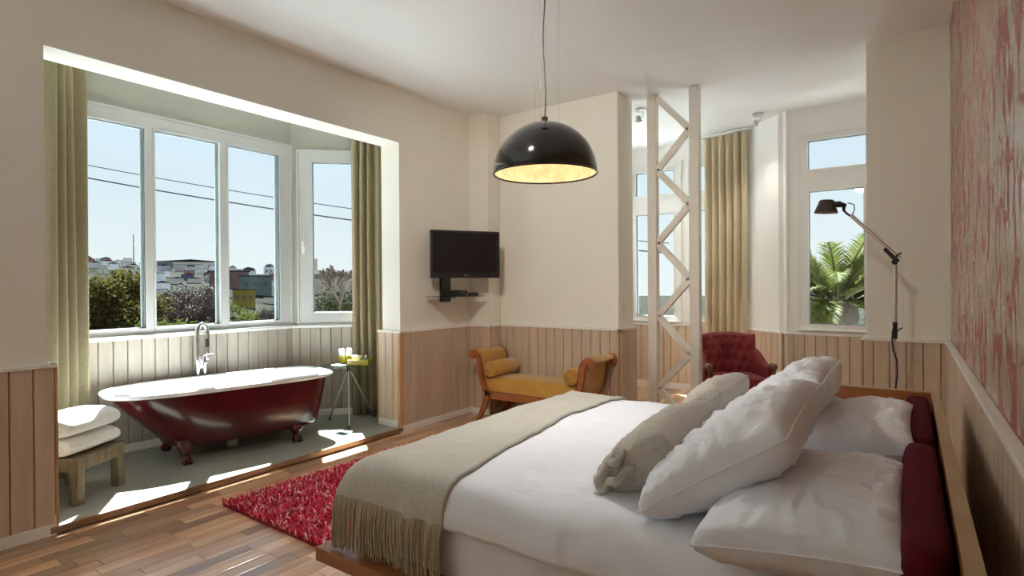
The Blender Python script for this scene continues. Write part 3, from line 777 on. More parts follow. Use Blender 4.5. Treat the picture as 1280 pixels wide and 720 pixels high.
towel(PF+SH, 'rolled white towel lying directly on the wooden stool', .125, 1.2)
towel(PF+SH+.123, 'rolled white towel on top of another towel', .135, 4.7, .02)

# ---- round glass side table ------------------------------------------------------
TZ = .645
tb = thing('side_table', 'round glass side table on three thin steel legs beside the tub', 'table', (-4.77, 3.83, PF))
mb = MB(); mb.lathe([(0, TZ-PF-.008), (.253, TZ-PF-.008), (.257, TZ-PF-.004), (.253, TZ-PF), (0, TZ-PF)], 48); mb.build('glass_top', M_TGLASS, tb, smooth=True)
mb = MB(); mb.lathe([(0, TZ-PF-.0085), (.03, TZ-PF-.0085), (.03, TZ-PF-.02), (.018, TZ-PF-.03), (.018, TZ-PF-.075), (0, TZ-PF-.075)], 20); mb.build('hub', M_BLACK, tb, smooth=True)
for (lx, ly) in ((-.235, -.065), (.265, -.215), (.06, .29)):
    q = Vector((lx, ly, 0)); top = V(lx*.06, ly*.06, TZ-PF-.06)
    mb = MB(); mb.tube([top, V(lx*.97, ly*.97, .02)], .0085, 10); lg = mb.build('leg', M_STEEL, tb, smooth=True)
    mb = MB(); mb.tube([V(lx*.955, ly*.955, .032), V(lx, ly, .001)], .0115, 10); mb.build('rubber_foot', M_BLACK, lg, smooth=True)
# things on the table
bw = thing('yellow_bowl', 'round yellow bowl holding rolled white washcloths on the glass table', 'bowl', (-4.89, 3.885, TZ))
mb = MB(); mb.lathe([(0, .0), (.056, 0), (.068, .012), (.074, .078), (.070, .078), (.062, .014), (0, .008)], 28); mb.build('bowl', M_YELLOW, bw, smooth=True)
for k_, (dx, dy, tl, lab_) in enumerate(((-.022, -.018, -.25, 'rolled white washcloth leaning towards the bathtub in the yellow bowl'), (.026, .016, .2, 'rolled white washcloth leaning towards the tray in the yellow bowl'))):
    c_ = thing('washcloth', lab_, 'washcloth', (-4.89+dx, 3.885+dy, TZ+.010), 0, 'washcloths in the yellow bowl')
    mb = MB(); R_ = Matrix.Rotation(tl*.6, 3, 'Y'); mb.lathe([(0, 0), (.024, .003), (.029, .02), (.031, .130), (.025, .146), (.013, .140), (.008, .148), (0, .148)], 16, (0, 0, 0), R_); mb.build('roll', M_TOWEL, c_, smooth=True)
    mb = MB(); mb.tube([R_ @ V(.031*math.cos(.6)*1., .031*math.sin(.6), z) for z in (.022, .07, .130)], .003, 6); mb.build('fold_edge', M_TOWEL, c_, smooth=True)
cd = rbox(-4.83, -4.69, 3.655, 3.735, TZ+.0005, TZ+.014, .006).build('folded_cloth', M_PAPER, smooth=True)
tag(cd, 'small flat folded white cloth near the rim of the glass table', 'cloth')
tr = thing('yellow_tray', 'square yellow tray of toiletries on the glass table', 'tray', (-4.67, 3.90, TZ), math.radians(30))
mb = MB(); mb.bb(-.11, .11, -.08, .08, .0005, .006)
for b in ((-.11, .11, -.08, -.074), (-.11, .11, .074, .08), (-.11, -.104, -.074, .074), (.104, .11, -.074, .074)): mb.bb(*b, .006, .055)
mb.build('tray', M_YELLOW, tr, bevel=.002)
pk = thing('paper_packet', 'white paper packet leaning in the yellow tray', 'packet', (-4.70, 3.875, TZ+.0065), math.radians(30))
mb = MB(); mb.box((0, 0, .050), (.085, .02, .09), Matrix.Rotation(.5, 3, 'X')); mb.build('wrapper', M_PAPER, pk, bevel=.004)
mb = MB(); mb.box((0, -.012, .054), (.086, .003, .018), Matrix.Rotation(.5, 3, 'X')); mb.build('label_band', M_TOWELEND, pk)
for dx, dy, lab_ in ((.028, .03, 'sage green toiletry bottle in the yellow tray, nearest the curtain'), (.062, .005, 'sage green toiletry bottle at the outer rim side of the yellow tray'), (.02, -.02, 'sage green toiletry bottle beside the white packet in the yellow tray')):
    bt = thing('toiletry_bottle', lab_, 'bottle', (-4.67+dx, 3.915+dy, TZ+.0065), 0, 'bottles in the yellow tray')
    mb = MB(); mb.lathe([(0, 0), (.015, 0), (.016, .004), (.016, .062), (.008, .072)], 14); mb.build('body', M_GREENB, bt, smooth=True)
    mb = MB(); mb.lathe([(.0095, .071), (.0095, .088), (0, .088)], 12); mb.build('cap', M_PAPER, bt, smooth=True)

# ---- curtains ---------------------------------------------------------------------
def curtain(label, p0, p1, z0, z1, pleats, amp, m, seed, spread=0., header=True):
    t = thing('curtain', label, 'curtain', ((p0[0]+p1[0])/2, (p0[1]+p1[1])/2, z0))
    a = Vector((*p0, 0)); b = Vector((*p1, 0)); d = (b-a).normalized(); n = Vector((-d.y, d.x, 0)); c = (a+b)/2
    def P(u, v):
        z = lerp(z0, z1, v); s_ = u-.5
        wdt = (b-a).length*(1+spread*(1-v)*.5)
        ph = u*pleats*2*PI+2.0*nz(u*3.1, v*.9, seed, 1.)+seed
        am = amp*(.75+.5*nz(u*6, v*.8, seed+3, 1.))*(lerp(1, .55, sm3((v-.93)/.07)))
        off = am*(math.sin(ph)+.28*math.sin(2*ph+1.1))
        q = c+d*(s_*wdt+.012*math.cos(ph)*1.)+n*off
        return (q.x-c.x, q.y-c.y, z-z0)
    mb = MB(); mb.grid(P, pleats*26, 26); mb.build('cloth', m, t, smooth=True, solid=.004, angle=180)
    if header:
        mb = MB(); mb.grid(lambda u, v: tuple(Vector(P(u, .955+.045*v))+n*.004), pleats*26, 2); mb.build('heading_tape', m, t, smooth=True, solid=.004, angle=180)
        mb = MB(); R_ = frame(d, n); mb.box((0, 0, z1-z0+.022), ((b-a).length+.1, .022, .02), R_); mb.build('track', M_FRAME, t)
    return t
curtain('olive curtain hanging behind the stool at the side of the bay', (-5.00, 1.36), (-5.28, 1.68), PF+.012, 3.30, 4, .066, M_CURT, .4)
curtain('olive curtain hanging behind the round glass table', (-4.985, 4.055), (-4.69, 4.265), PF+.012, 3.30, 4, .048, M_CURT, 2.2)
curtain('pale gold pleated curtain behind the red armchair', (-2.215, 7.50), (-1.65, 7.395), .015, 3.345, 6, .048, M_CURT2, 1.1)

# ---- television on its wall mount ---------------------------------------------------
tvw = thing('wall_mount', 'black television wall bracket with glass shelf on the cream wall', 'bracket', (XL, 4.60, 1.28))
mb = MB(); mb.bb(0.001, .035, -.055, .095, 0, .62); mb.build('column', M_BLACK, tvw, bevel=.006)
mb = MB(); mb.bb(.036, .24, .015, .035, .47, .53); mb.build('arm', M_BLACK, tvw, bevel=.003)
mb = MB(); mb.bb(.036, .31, -.30, .34, .055, .062); mb.build('glass_shelf', glass('smoked_glass', (.45, .47, .46), .10), tvw)
mb = MB(); mb.bb(.036, .07, -.09, .13, .040, .0545); mb.build('shelf_clamp', M_BLACK, tvw)
p0, p1 = V(-4.015, 4.265, 0), V(-3.625, 4.925, 0); dv = (p1-p0); wtv = dv.length; dv.normalize()
tv = thing('television', 'flat black television angled out from the corner wall', 'television', (*((p0+p1)/2).to_2d(), 1.535), math.atan2(dv.y, dv.x))
mb = MB(); mb.bb(-wtv/2, wtv/2, -.012, .030, 0, .495); mb.build('bezel', M_BLACK, tv, bevel=.008)
mb = MB(); mb.bb(-wtv/2+.028, wtv/2-.028, -.0135, -.0122, .055, .47); mb.build('screen', M_SCREEN, tv)
mb = MB(); mb.bb(-wtv*.36, wtv*.36, .030, .07, .06, .40); mb.build('back_cover', M_BLACK, tv, bevel=.01)
mb = MB(); mb.bb(-.022, .022, -.0135, -.0122, .022, .029); mb.build('logo_strip', M_STEEL, tv)
st = thing('set_top_box', 'flat black set-top box on the glass shelf below the television', 'box', (-3.955, 4.70, 1.3425), math.radians(80))
mb = MB(); mb.bb(-.15, .15, -.09, .09, 0, .038); mb.build('case', M_BLACK, st, bevel=.006)
mb = MB(); mb.bb(-.03, .0, -.0915, -.0902, .014, .022); mb.build('indicator', M_STEEL, st)
st2 = thing('media_player', 'small black player stacked on the set-top box', 'box', (-3.97, 4.63, 1.381), math.radians(80))
mb = MB(); mb.bb(-.085, .085, -.07, .07, 0, .026); mb.build('case', M_BLACK, st2, bevel=.008)
mb = MB(); mb.bb(.02, .04, -.0715, -.0702, .010, .016); mb.build('indicator', M_STEEL, st2)

# light switch on the end of the back wall
sw = thing('light_switch', 'narrow beige light switch plate on the end of the back wall', 'switch', (-2.3995, 5.385, 1.145))
mb = MB(); mb.bb(0, .008, -.036, .036, 0, .115); mb.build('plate', M_SWITCH, sw, bevel=.002)
for z in (.028, .066):
    mb = MB(); mb.bb(.008, .012, -.014, .014, z-.012, z+.016); mb.build('rocker', M_RAIL, sw, bevel=.001)

# ---- mustard daybed --------------------------------------------------------------------
db = thing('daybed', 'mustard velvet daybed with scrolled wooden arms against the back wall', 'daybed', (-3.15, 4.98, 0))
HY = .235
prof = [(-.715, .712), (-.700, .735), (-.668, .742), (-.635, .722), (-.615, .68), (-.603, .60), (-.588, .50), (-.560, .41), (-.515, .345), (-.455, .318)]
def ribbon(pts, wd):
    L_, R_ = [], []
    for i, p in enumerate(pts):
        a = Vector(pts[max(i-1, 0)]); b = Vector(pts[min(i+1, len(pts)-1)]); t = (b-a).normalized(); n = Vector((-t.y, t.x))
        q = wd[i] if isinstance(wd, list) else wd
        L_.append(Vector(p)+n*q/2); R_.append(Vector(p)-n*q/2)
    return [(v.x, v.y) for v in L_]+[(v.x, v.y) for v in reversed(R_)]
for sg in (1, -1):
    T = (lambda p, q, t, sg=sg: (sg*p, t, q))
    arm = MB(); arm.prism(ribbon([(x-.005, z) for x, z in prof], [.05, .05, .052, .055, .06, .06, .06, .06, .06, .05]), -HY+.02, HY-.02, T)
    ao = arm.build('arm_upholstery', M_MUSTARD, db, smooth=True, bevel=.006)
    for yy in (-1, 1):
        y0, y1 = (-HY-.012, -HY+.020) if yy < 0 else (HY-.020, HY+.012)
        mb = MB(); mb.prism(ribbon([(x-.008, z) for x, z in prof], [.062, .062, .06, .058, .056, .058, .060, .064, .07, .06]), y0, y1, T)
        mb.lathe([(0, -.0), (.040, -.0), (.040, .036), (0, .036)], 18, T(-.712, .705, y0-.002), Matrix.Rotation(-PI/2, 3, 'X'))
        fo = mb.build('arm_frame', M_CHERRY, db, smooth=True, bevel=.003, angle=35)
        mb = MB(); mb.prism(ribbon([(x+.024, z-.006) for x, z in prof[3:]], .006), y0-.0015 if yy < 0 else y1-.001, y0+.001 if yy < 0 else y1+.0015, T); mb.build('inlay', M_EBONY, fo)
        mb = MB(); mb.prism(ribbon([(-.500, .335), (-.525, .26), (-.565, .16), (-.610, .07), (-.645, .0)], [.085, .068, .058, .050, .046]), y0, y1+.0 if yy < 0 else y1, T)
        lg = mb.build('leg', M_CHERRY, db, smooth=True, bevel=.003, angle=35)
        for dx in (-.021, .021):
            mb = MB(); c_ = Vector((-.505+dx, .298)); r_ = .019
            mb.prism([(c_.x-r_, c_.y), (c_.x, c_.y-r_*1.15), (c_.x+r_, c_.y), (c_.x, c_.y+r_*1.15)], y0-.003 if yy < 0 else y1-.001, y0+.001 if yy < 0 else y1+.003, T); mb.build('diamond', M_EBONY, lg)
for yy in (-1, 1):
    mb = MB(); y0, y1 = (-HY-.011, -HY+.018) if yy < 0 else (HY-.018, HY+.011)
    mb.bb(-.47, .47, y0, y1, .262, .345); ro = mb.build('rail', M_CHERRY, db, bevel=.003)
    mb = MB(); mb.bb(-.46, .46, y0-.001, y0+.001, .337, .341); mb.build('inlay', M_EBONY, ro)
mb = MB()
def seatp(u, v):
    x = lerp(-.585, .585, u); y = lerp(-HY+.003, HY-.003, v); e_ = max(0, 1-abs(2*v-1)**6)**.5
    return (x, y, .346+(.105+.050*max(0, 1-(x/.62)**2)+.02*abs(x/.6)**3)*e_)
mb.grid(seatp, 40, 24); n0 = len(mb.v)
mb.bb(-.52, .52, -HY+.004, HY-.004, .30, .3455)
mb.build('seat_cushion', M_MUSTARD, db, smooth=True)
def bolster(x, label, z):
    t = thing('bolster_cushion', label, 'bolster', (x, 4.98, z))
    R_ = Matrix.Rotation(PI/2, 3, 'X'); r_ = .083; h = .228
    mb = MB(); mb.lathe([(0, -h), (.03, -h-.004), (r_-.008, -h+.002), (r_, -h+.014), (r_*1.02, 0), (r_, h-.014), (r_-.008, h-.002), (.03, h+.004), (0, h)], 30, (0, 0, r_), R_)
    b_ = mb.build('roll', M_MUSTARD, t, smooth=True)
    for sg in (-1, 1):
        mb = MB()
        for k_ in range(14):
            a = 2*PI*k_/14; mb.tube([(.012*math.cos(a), sg*(h+.006), r_+.012*math.sin(a)), (.074*math.cos(a), sg*(h+.000), r_+.074*math.sin(a))], [.004, .0075], 6)
        mb.build('pleats', M_MUSTARD, t, smooth=True)
        mb = MB(); mb.lathe([(0, .012), (.010, .010), (.014, .004), (.014, 0)], 14, (0, sg*(h+.002), r_), Matrix.Rotation(-sg*PI/2, 3, 'X')); mb.build('button', M_MUSTARD, t, smooth=True)
bolster(-3.635, 'mustard velvet bolster against the daybed arm under the television', .484)
bolster(-2.665, 'mustard velvet bolster against the daybed arm near the lattice column', .484)

# ---- lattice column ---------------------------------------------------------------------
lc = thing('lattice_column', 'white painted steel lattice column standing at the turret opening', 'column', (-1.96, 5.65, 0))
for px_ in (-.217, .217):
    mb = MB(); mb.bb(px_-.046, px_+.046, -.046, .046, 0, ZC-.001); mb.build('post', M_COLUMN, lc, bevel=.003)
nodes = []; z = 3.37; sd = -1
while z > -.3: nodes.append((sd, z)); z -= .373; sd = -sd
for (s0, z0), (s1, z1) in zip(nodes, nodes[1:]):
    a = V(s0*.17, 0, z0); b = V(s1*.17, 0, z1)
    if z1 < .03: t = (z0-.05)/(z0-z1); b = a.lerp(b, max(.2, t))
    d = (b-a); L = d.length; ang = math.atan2(d.z, d.x)
    mb = MB(); mb.box((a+b)/2, (L, .055, .062), Matrix.Rotation(-ang, 3, 'Y')); mb.build('brace', M_COLUMN, lc, bevel=.003)
mb = MB(); mb.bb(-.30, .30, -.07, .07, 0, .012); mb.build('base_plate', M_COLUMN, lc, bevel=.002)

# ---- red armchair ----------------------------------------------------------------------------
ch = thing('armchair', 'crimson buttoned velvet armchair with turned wooden arm posts by the gold curtain', 'armchair', (-1.62, 6.55, 0), math.radians(33))
# local: faces -y
mb = MB(); rings = []
def chair_back(u, v):   # u across -1..1 , v 0..1 up ; wraps forward at the sides
    wdt = lerp(.27, .325, v); x = u*wdt; y = .20-.10*abs(u)**3.5+.16*v*v*.6
    top = .86+.035*(1-u*u)+.02*max(0, abs(u)-.85)/.15
    return V(x, y, lerp(.30, top, v))
def cb_front(a, b):
    u = 2*a-1; p = chair_back(u, b)
    du = (u*3.0) % 1.0; dvv = (b*5) % 1.0
    row = int(b*5); uu_ = u*3+(.5 if row % 2 else 0); du = uu_-round(uu_); dd = (b*5-row)-.5
    dim = -.022*math.exp(-(du*du*26+dd*dd*14)) if .25 < b < .93 and abs(u) < .85 else 0
    return p+V(0, -.055*max(0, (1-u**6))*max(0, 1-(2*b-1)**8)**.5-dim, 0)
mb.grid(cb_front, 48, 48); mb.grid(lambda a, b: chair_back(2*a-1, b)+V(0, .07*max(0, 1-(2*b-1)**10), 0), 24, 12)
mb.build('backrest', M_VELVET, ch, smooth=True, solid=.012, angle=180)
for row in range(5):
    for q in (-2, -1, 0, 1, 2):
        u = (q-(.5 if row % 2 else 0))/3; b = (row+.5)/5
        if .25 < b < .93 and abs(u) < .85:
            p = cb_front((u+1)/2, b); mb = MB(); mb.lathe([(0, .010), (.008, .007), (.011, 0)], 10, p, Matrix.Rotation(PI/2, 3, 'X')); mb.build('button', M_VELVET, ch, smooth=True)
for sg in (-1, 1):
    mb = MB(); rings = []
    for i in range(13):
        t = i/12; y = lerp(.22, -.24, t); x = sg*(lerp(.31, .335, t)); zt = lerp(.72, .575, sm3(t*1.25)); wd = lerp(.05, .045, t)
        rings.append([(x-wd, y, .26), (x+wd, y, .26), (x+wd, y, zt-.03), (x+wd*.6, y, zt), (x-wd*.6, y, zt), (x-wd, y, zt-.03)])
    mb.loft(rings); mb.build('arm', M_VELVET, ch, smooth=True, bevel=.012)
    mb = MB(); mb.lathe([(.018, .20), (.022, .26), (.016, .30), (.026, .345), (.030, .38), (.018, .42), (.024, .46), (.016, .50), (.024, .52), (.030, .545), (.024, .572), (0, .58)], 16, (sg*.335, -.275, 0)); mb.build('arm_post', M_WALNUT, ch, smooth=True)
    mb = MB(); mb.lathe([(0, -.055), (.024, -.05), (.034, -.028), (.036, 0), (.034, .028), (.024, .05), (0, .055)], 16, (sg*.335, -.265, .572), Matrix.Rotation(PI/2, 3, 'X')); mb.build('arm_knob', M_WALNUT, ch, smooth=True)
    mb = MB(); mb.lathe([(.022, .215), (.030, .19), (.018, .17), (.026, .12), (.016, .03), (.022, .012), (.020, .001), (0, .001)], 14, (sg*.29, -.27, 0)); mb.build('leg', M_WALNUT, ch, smooth=True)
    mb = MB(); mb.tube([(sg*.27, .19, .215), (sg*.275, .22, .10), (sg*.28, .27, .001)], [.026, .022, .018], 8); mb.build('leg', M_WALNUT, ch, smooth=True)
mb = MB(); mb.bb(-.315, .315, -.30, .24, .215, .33); mb.build('seat_frame', M_VELVET, ch, smooth=True, bevel=.03)
rbox(-.285, .285, -.335, .17, .32, .455, .055).build('seat_cushion', M_VELVET, ch, smooth=True)

# ---- pendant lamp --------------------------------------------------------------------------
PX, PY, PZ = -1.755, 2.845, 2.105
pd = thing('pendant_lamp', 'large glossy black dome pendant with pale plaster lining over the bed', 'lamp', (PX, PY, PZ))
Rp = .303
arc = [(Rp*math.cos(a), Rp*math.sin(a)*.985) for a in [PI/2*i/22 for i in range(23)]]; arc[-1] = (0.002, arc[-1][1])
mb = MB(); mb.lathe(arc, 64); mb.build('dome', M_LAMPBLK, pd, smooth=True, solid=.006, angle=180)
mb = MB(); mb.lathe([(r_*.972, z*.965+.002) for r_, z in arc], 64); mb.build('lining', M_PLASTER, pd, smooth=True, angle=180)
mb = MB(); mb.tube([(Rp*math.cos(a), Rp*math.sin(a), 0) for a in [2*PI*i/64 for i in range(64)]], .0065, 8, close=True); mb.build('rim', M_LAMPBLK, pd, smooth=True)
mb = MB(); mb.lathe([(0, .335), (.018, .335), (.02, .30), (.035, .296)], 20); mb.build('cap', M_LAMPBLK, pd, smooth=True)
mb = MB(); mb.tube([(0, 0, .33)]+[(.006*math.sin(i*.8), .004*math.cos(i*.6), .33+i*(ZC-PZ-.36)/12) for i in range(1, 13)], .004, 8); mb.build('cable', M_BLACK, pd, smooth=True)
for k_ in range(3):
    a = 2*PI*k_/3+.35; mb = MB(); mb.tube([(.085*math.cos(a), .085*math.sin(a), .286), (.085*math.cos(a), .085*math.sin(a), ZC-PZ-.012)], .0012, 6); mb.build('wire', M_STEEL, pd)
mb = MB(); mb.lathe([(0, ZC-PZ-.03), (.10, ZC-PZ-.03), (.105, ZC-PZ-.02), (.105, ZC-PZ-.001), (0, ZC-PZ-.001)], 28); mb.build('ceiling_rose', M_BLACK, pd, smooth=True)
mb = MB(); mb.lathe([(0, .135), (.03, .14), (.045, .17), (.04, .205), (.02, .225), (.018, .27)], 18); mb.build('bulb', M_BULB, pd, smooth=True)
pl_ = bpy.data.lights.new('pendant_light', 'POINT'); pl_.energy = 7; pl_.color = (1, .86, .62); pl_.shadow_soft_size = .05
po = bpy.data.objects.new('pendant_light', pl_); COL.objects.link(po); po.parent = pd; po.location = (0, 0, .05)

pl2 = bpy.data.lights.new('pendant_beam', 'SPOT'); pl2.energy = 55; pl2.color = (.96, .97, 1.0); pl2.spot_size = 2.5; pl2.spot_blend = 1.0; pl2.shadow_soft_size = .12
po2 = bpy.data.objects.new('pendant_beam', pl2); COL.objects.link(po2); po2.parent = pd; po2.location = (0, 0, .10)

# ---- jointed floor lamp ---------------------------------------------------------------------
fl = thing('floor_lamp', 'jointed aluminium floor lamp with small dark conical shade behind the bed', 'lamp', (-.092, 4.90, 0))
mb = MB(); mb.lathe([(0, 0.0), (.16, 0), (.16, .012), (.02, .018), (.012, .03)], 32); mb.build('base', M_ALU, fl, smooth=True)
mb = MB(); mb.tube([(0, 0, .02), (0, 0, 1.10)], .009, 12); mb.build('pole', M_ALU, fl, smooth=True)
mb = MB(); mb.tube([(0, 0, 1.06), (.003, 0, 1.60)], .013, 12); mb.build('lower_arm', M_ALU, fl, smooth=True)
mb = MB(); mb.tube([(.03, 0, 1.625), (-.27, 0, 1.955)], .0125, 12); mb.build('upper_arm', M_ALU, fl, smooth=True)
mb = MB(); mb.tube([(0, -.016, 1.60), (0, .016, 1.60)], .020, 14); mb.tube([(0, -.012, 1.60), (.012, -.012, 1.645), (.04, -.012, 1.665)], .006, 8); mb.tube([(.02, 0, 1.60), (-.06, 0, 1.70)], .016, 10); mb.build('elbow_joint', M_BLACK, fl, smooth=True)
mb = MB(); mb.tube([(0, 0, 1.05), (0, 0, 1.17)], .015, 12); mb.tube([(0, 0, 1.09), (.035, 0, 1.125), (.045, 0, 1.13)], .005, 8); mb.build('clamp', M_BLACK, fl, smooth=True)
mb = MB(); mb.tube([(.045, 0, 1.665), (-.06, 0, 1.765), (-.26, 0, 1.965)], .0012, 6); mb.tube([(.045, 0, 1.13), (.045, 0, 1.66)], .0012, 6); mb.build('tension_wire', M_STEEL, fl)
mb = MB(); mb.tube([(-.262, 0, 1.945), (-.29, 0, 1.965), (-.315, 0, 1.995), (-.31, 0, 2.03), (-.35, 0, 2.045)], [.010, .008, .010, .020, .026], 10); mb.tube([(-.262, .004, 1.955), (-.245, .004, 2.0), (-.25, .004, 2.035), (-.29, .004, 2.05)], .004, 8); mb.build('head_joint', M_BLACK, fl, smooth=True)
RY = Matrix.Rotation(.06, 3, 'Y')
mb = MB(); mb.lathe([(0, .098), (.044, .098), (.050, .092), (.082, .0), (.079, .0), (.046, .088), (0, .090)], 28, (-.432, 0, 1.985), RY); mb.build('shade', M_SHADE, fl, smooth=True)
mb = MB(); mb.lathe([(.0785, .001), (.060, .05), (.047, .086), (0, .088)], 28, (-.432, 0, 1.985), RY); mb.build('shade_lining', M_SHADEIN, fl, smooth=True)
mb = MB(); mb.tube([(-.41, 0, 2.045), (-.335, 0, 2.045)], [.026, .022], 12); mb.build('socket', M_BLACK, fl, smooth=True)
mb = MB(); mb.tube([(-.012, -.012, 1.12), (-.018, -.02, 1.05), (-.010, -.02, .97), (.010, -.02, .90), (.014, -.02, .80), (.004, -.02, .70), (.0, -.025, .5), (.02, -.03, .2), (.05, -.06, .03)], .0055, 8); mb.build('cord', M_BLACK, fl, smooth=True)

# ---- ceiling spotlights --------------------------------------------------------------------
def spot(loc, label, aim, w_, cone=1.5, soft=.03):
    t = thing('ceiling_spotlight', label, 'spotlight', loc)
    mb = MB(); mb.lathe([(0, -.001), (.06, -.001), (.06, -.02), (.05, -.026), (0, -.026)], 24); mb.build('ceiling_plate', M_STEEL, t, smooth=True)
    mb = MB(); mb.tube([(.015, 0, -.024), (.03, 0, -.06), (.012, 0, -.09), (-.02, 0, -.10)], .006, 8); mb.build('arm', M_STEEL, t, smooth=True)
    d = Vector(aim).normalized(); R_ = d.to_track_quat('Z', 'Y').to_matrix(); c = V(-.03, 0, -.105)
    mb = MB(); mb.lathe([(0, -.035), (.018, -.035), (.026, -.01), (.034, .028), (.030, .028), (.02, .0)], 18, c, R_); mb.build('head', M_STEEL, t, smooth=True)
    mb = MB(); mb.lathe([(0, .022), (.012, .020), (.027, .012)], 14, c, R_); mb.build('lamp_face', M_BULB, t, smooth=True)
    L_ = bpy.data.lights.new('spot_light', 'SPOT'); L_.energy = w_; L_.spot_size = cone; L_.spot_blend = 1.0; L_.color = (1, .93, .82); L_.shadow_soft_size = soft
    o = bpy.data.objects.new('spot_light', L_); COL.objects.link(o); o.parent = t; o.location = c+d*.04; o.rotation_euler = d.to_track_quat('-Z', 'Y').to_euler()
spot((-1.42, 6.95, ZC), 'small steel ceiling spotlight beside the gold curtain', (-.12, .02, -.9), 30)
spot((-1.75, 1.45, ZC), 'unseen ceiling spotlight added over the bed to brighten the daybed wall', (-1.35, 3.8, -1.55), 165, 1.35, .10)  # added fill light above the view, brightens the back wall
spot((-.75, 1.45, ZC), 'unseen ceiling spotlight added over the bed to brighten the papered corner', (.55, 3.9, -1.7), 66, 1.2, .10)  # second added fill light, brightens the pilaster side
spot((-2.44, 5.98, ZC), 'small steel ceiling spotlight half hidden by the end of the back wall', (-.1, .6, -.8), 40)

# ================================================================== outside
M_GROUND = mat('dry_scrub_ground', (.016, .018, .013), .95, col2=(.032, .030, .024), scale=.06, lo=.35, hi=.65, detail=8, spec=0.)
M_LEAF1 = mat('olive_leaves', (.032, .030, .006), .8, col2=(.070, .062, .014), scale=.9, rnd=.25, island=True, translucent=.3, spec=.1)
M_LEAF2 = mat('fresh_leaves', (0.03906, 0.04948, 0.007812), .7, col2=(0.0625, 0.07031, 0.01302), scale=.9, rnd=.25, island=True, translucent=.3, spec=.1)
M_LEAF3 = mat('dark_leaves', (0.0189, 0.02184, 0.0084), .75, col2=(0.0357, 0.0357, 0.0147), scale=.9, rnd=.3, island=True, translucent=.2, spec=.05)
M_TWIG = mat('bare_twigs', (0.0546, 0.0357, 0.0273), .9, col2=(0.0756, 0.0504, 0.0378), scale=3)
M_BARK = mat('tree_bark', (0.0378, 0.0273, 0.0189), .95, col2=(0.0588, 0.042, 0.0294), scale=6, bump=.4, bscale=14)
M_PALM = mat('palm_leaflets', (0.0381, 0.04763, 0.007144), .6, col2=(0.08097, 0.08573, 0.01905), scale=1.6, rnd=.2, island=True, translucent=.35, spec=.1)
M_RACHIS = mat('palm_rachis', (0.0567, 0.05481, 0.01512), .6, col2=(0.07182, 0.06615, 0.02268), scale=5)
M_PTRUNK = mat('palm_trunk', (0.042, 0.0294, 0.0189), .95, col2=(0.0714, 0.0504, 0.0336), scale=12, bump=.5, bscale=20)
M_WIRE = mat('cable_black', (0.0084, 0.00924, 0.0105), .6, col2=(0.0126, 0.0126, 0.0147), scale=5)
HCOL = [('white', (.68, .68, .68)), ('cream', (.56, .53, .48)), ('grey', (.36, .37, .39)), ('terracotta', (.34, .20, .17)), ('pale blue', (0.1092, 0.1344, 0.1596)), ('mustard yellow', (0.21, 0.1512, 0.0252)), ('teal', (0.1008, 0.1428, 0.1344)), ('violet', (0.084, 0.0798, 0.1302)), ('pink', (0.1764, 0.1092, 0.0966))]  # most house colours greyed to stand in for distance haze
HM = {n_: mat('render_'+n_.replace(' ', '_'), c_, .9, col2=tuple(q*.85 for q in c_), scale=.5, rnd=.1, spec=0.) for n_, c_ in HCOL}
RM = {n_: mat('roofing_'+n_.replace(' ', '_'), c_, .85, col2=tuple(q*.8 for q in c_), scale=.8, rnd=.1, spec=0.) for n_, c_ in (('rust', (.034, .020, .015)), ('zinc', (.046, .046, .047)), ('brown', (.026, .021, .018)))}
M_HWIN = mat('house_window', (0.0294, 0.0336, 0.0378), .3, col2=(0.042, 0.0462, 0.0504), scale=3)

def azr(r, az): a = math.radians(az); return -math.sin(a)*r, math.cos(a)*r
def ground_z(x, y):
    r = math.hypot(x, y); az = math.degrees(math.atan2(-x, y))
    near = lerp(-6, -25, sm3((r-14)/110))
    w_ = sm3((az-26)/16)*sm3((128-az)/20)
    top = 40.0+.72*(az-58)+5*nz(az*.12, 3, 1)
    return near+w_*top*sm3((r-300)/350)+1.2*nz(x*.02, y*.02, 5)*sm3((r-40)/80)
mb = MB(); vs = []; fs = []
RS = [0.5, 6, 12, 18, 26, 36, 50, 70, 95, 120, 160, 200, 250, 300]+[330+22*q for q in range(16)]+[700, 800, 1000, 1400]
NA = 120
for r in RS:
    for k_ in range(NA):
        x, y = azr(r, k_*360/NA); vs.append((x, y, ground_z(x, y)))
for i in range(len(RS)-1):
    for k_ in range(NA): fs.append((i*NA+k_, i*NA+(k_+1) % NA, (i+1)*NA+(k_+1) % NA, (i+1)*NA+k_))
mb.add(vs, fs); g_ = mb.build('ground', M_GROUND, smooth=True, angle=180)
struct(g_, 'dry scrubby hillside rising across the valley outside the bay window', 'ground')

M_PAVE = mat('pale_paving', (.54, .54, .52), .9, col2=(.60, .60, .58), scale=1.5)
mb = MB(); mb.lathe([(0, -6.6), (24, -6.6), (24, -5.75), (0, -5.75)], 72); struct(mb.build('floor_bounce', M_PAVE), 'unseen pale paving added around the foot of the house to bounce sunlight up', 'pavement')  # added reflector below the windows, throws sunlight up to the ceiling
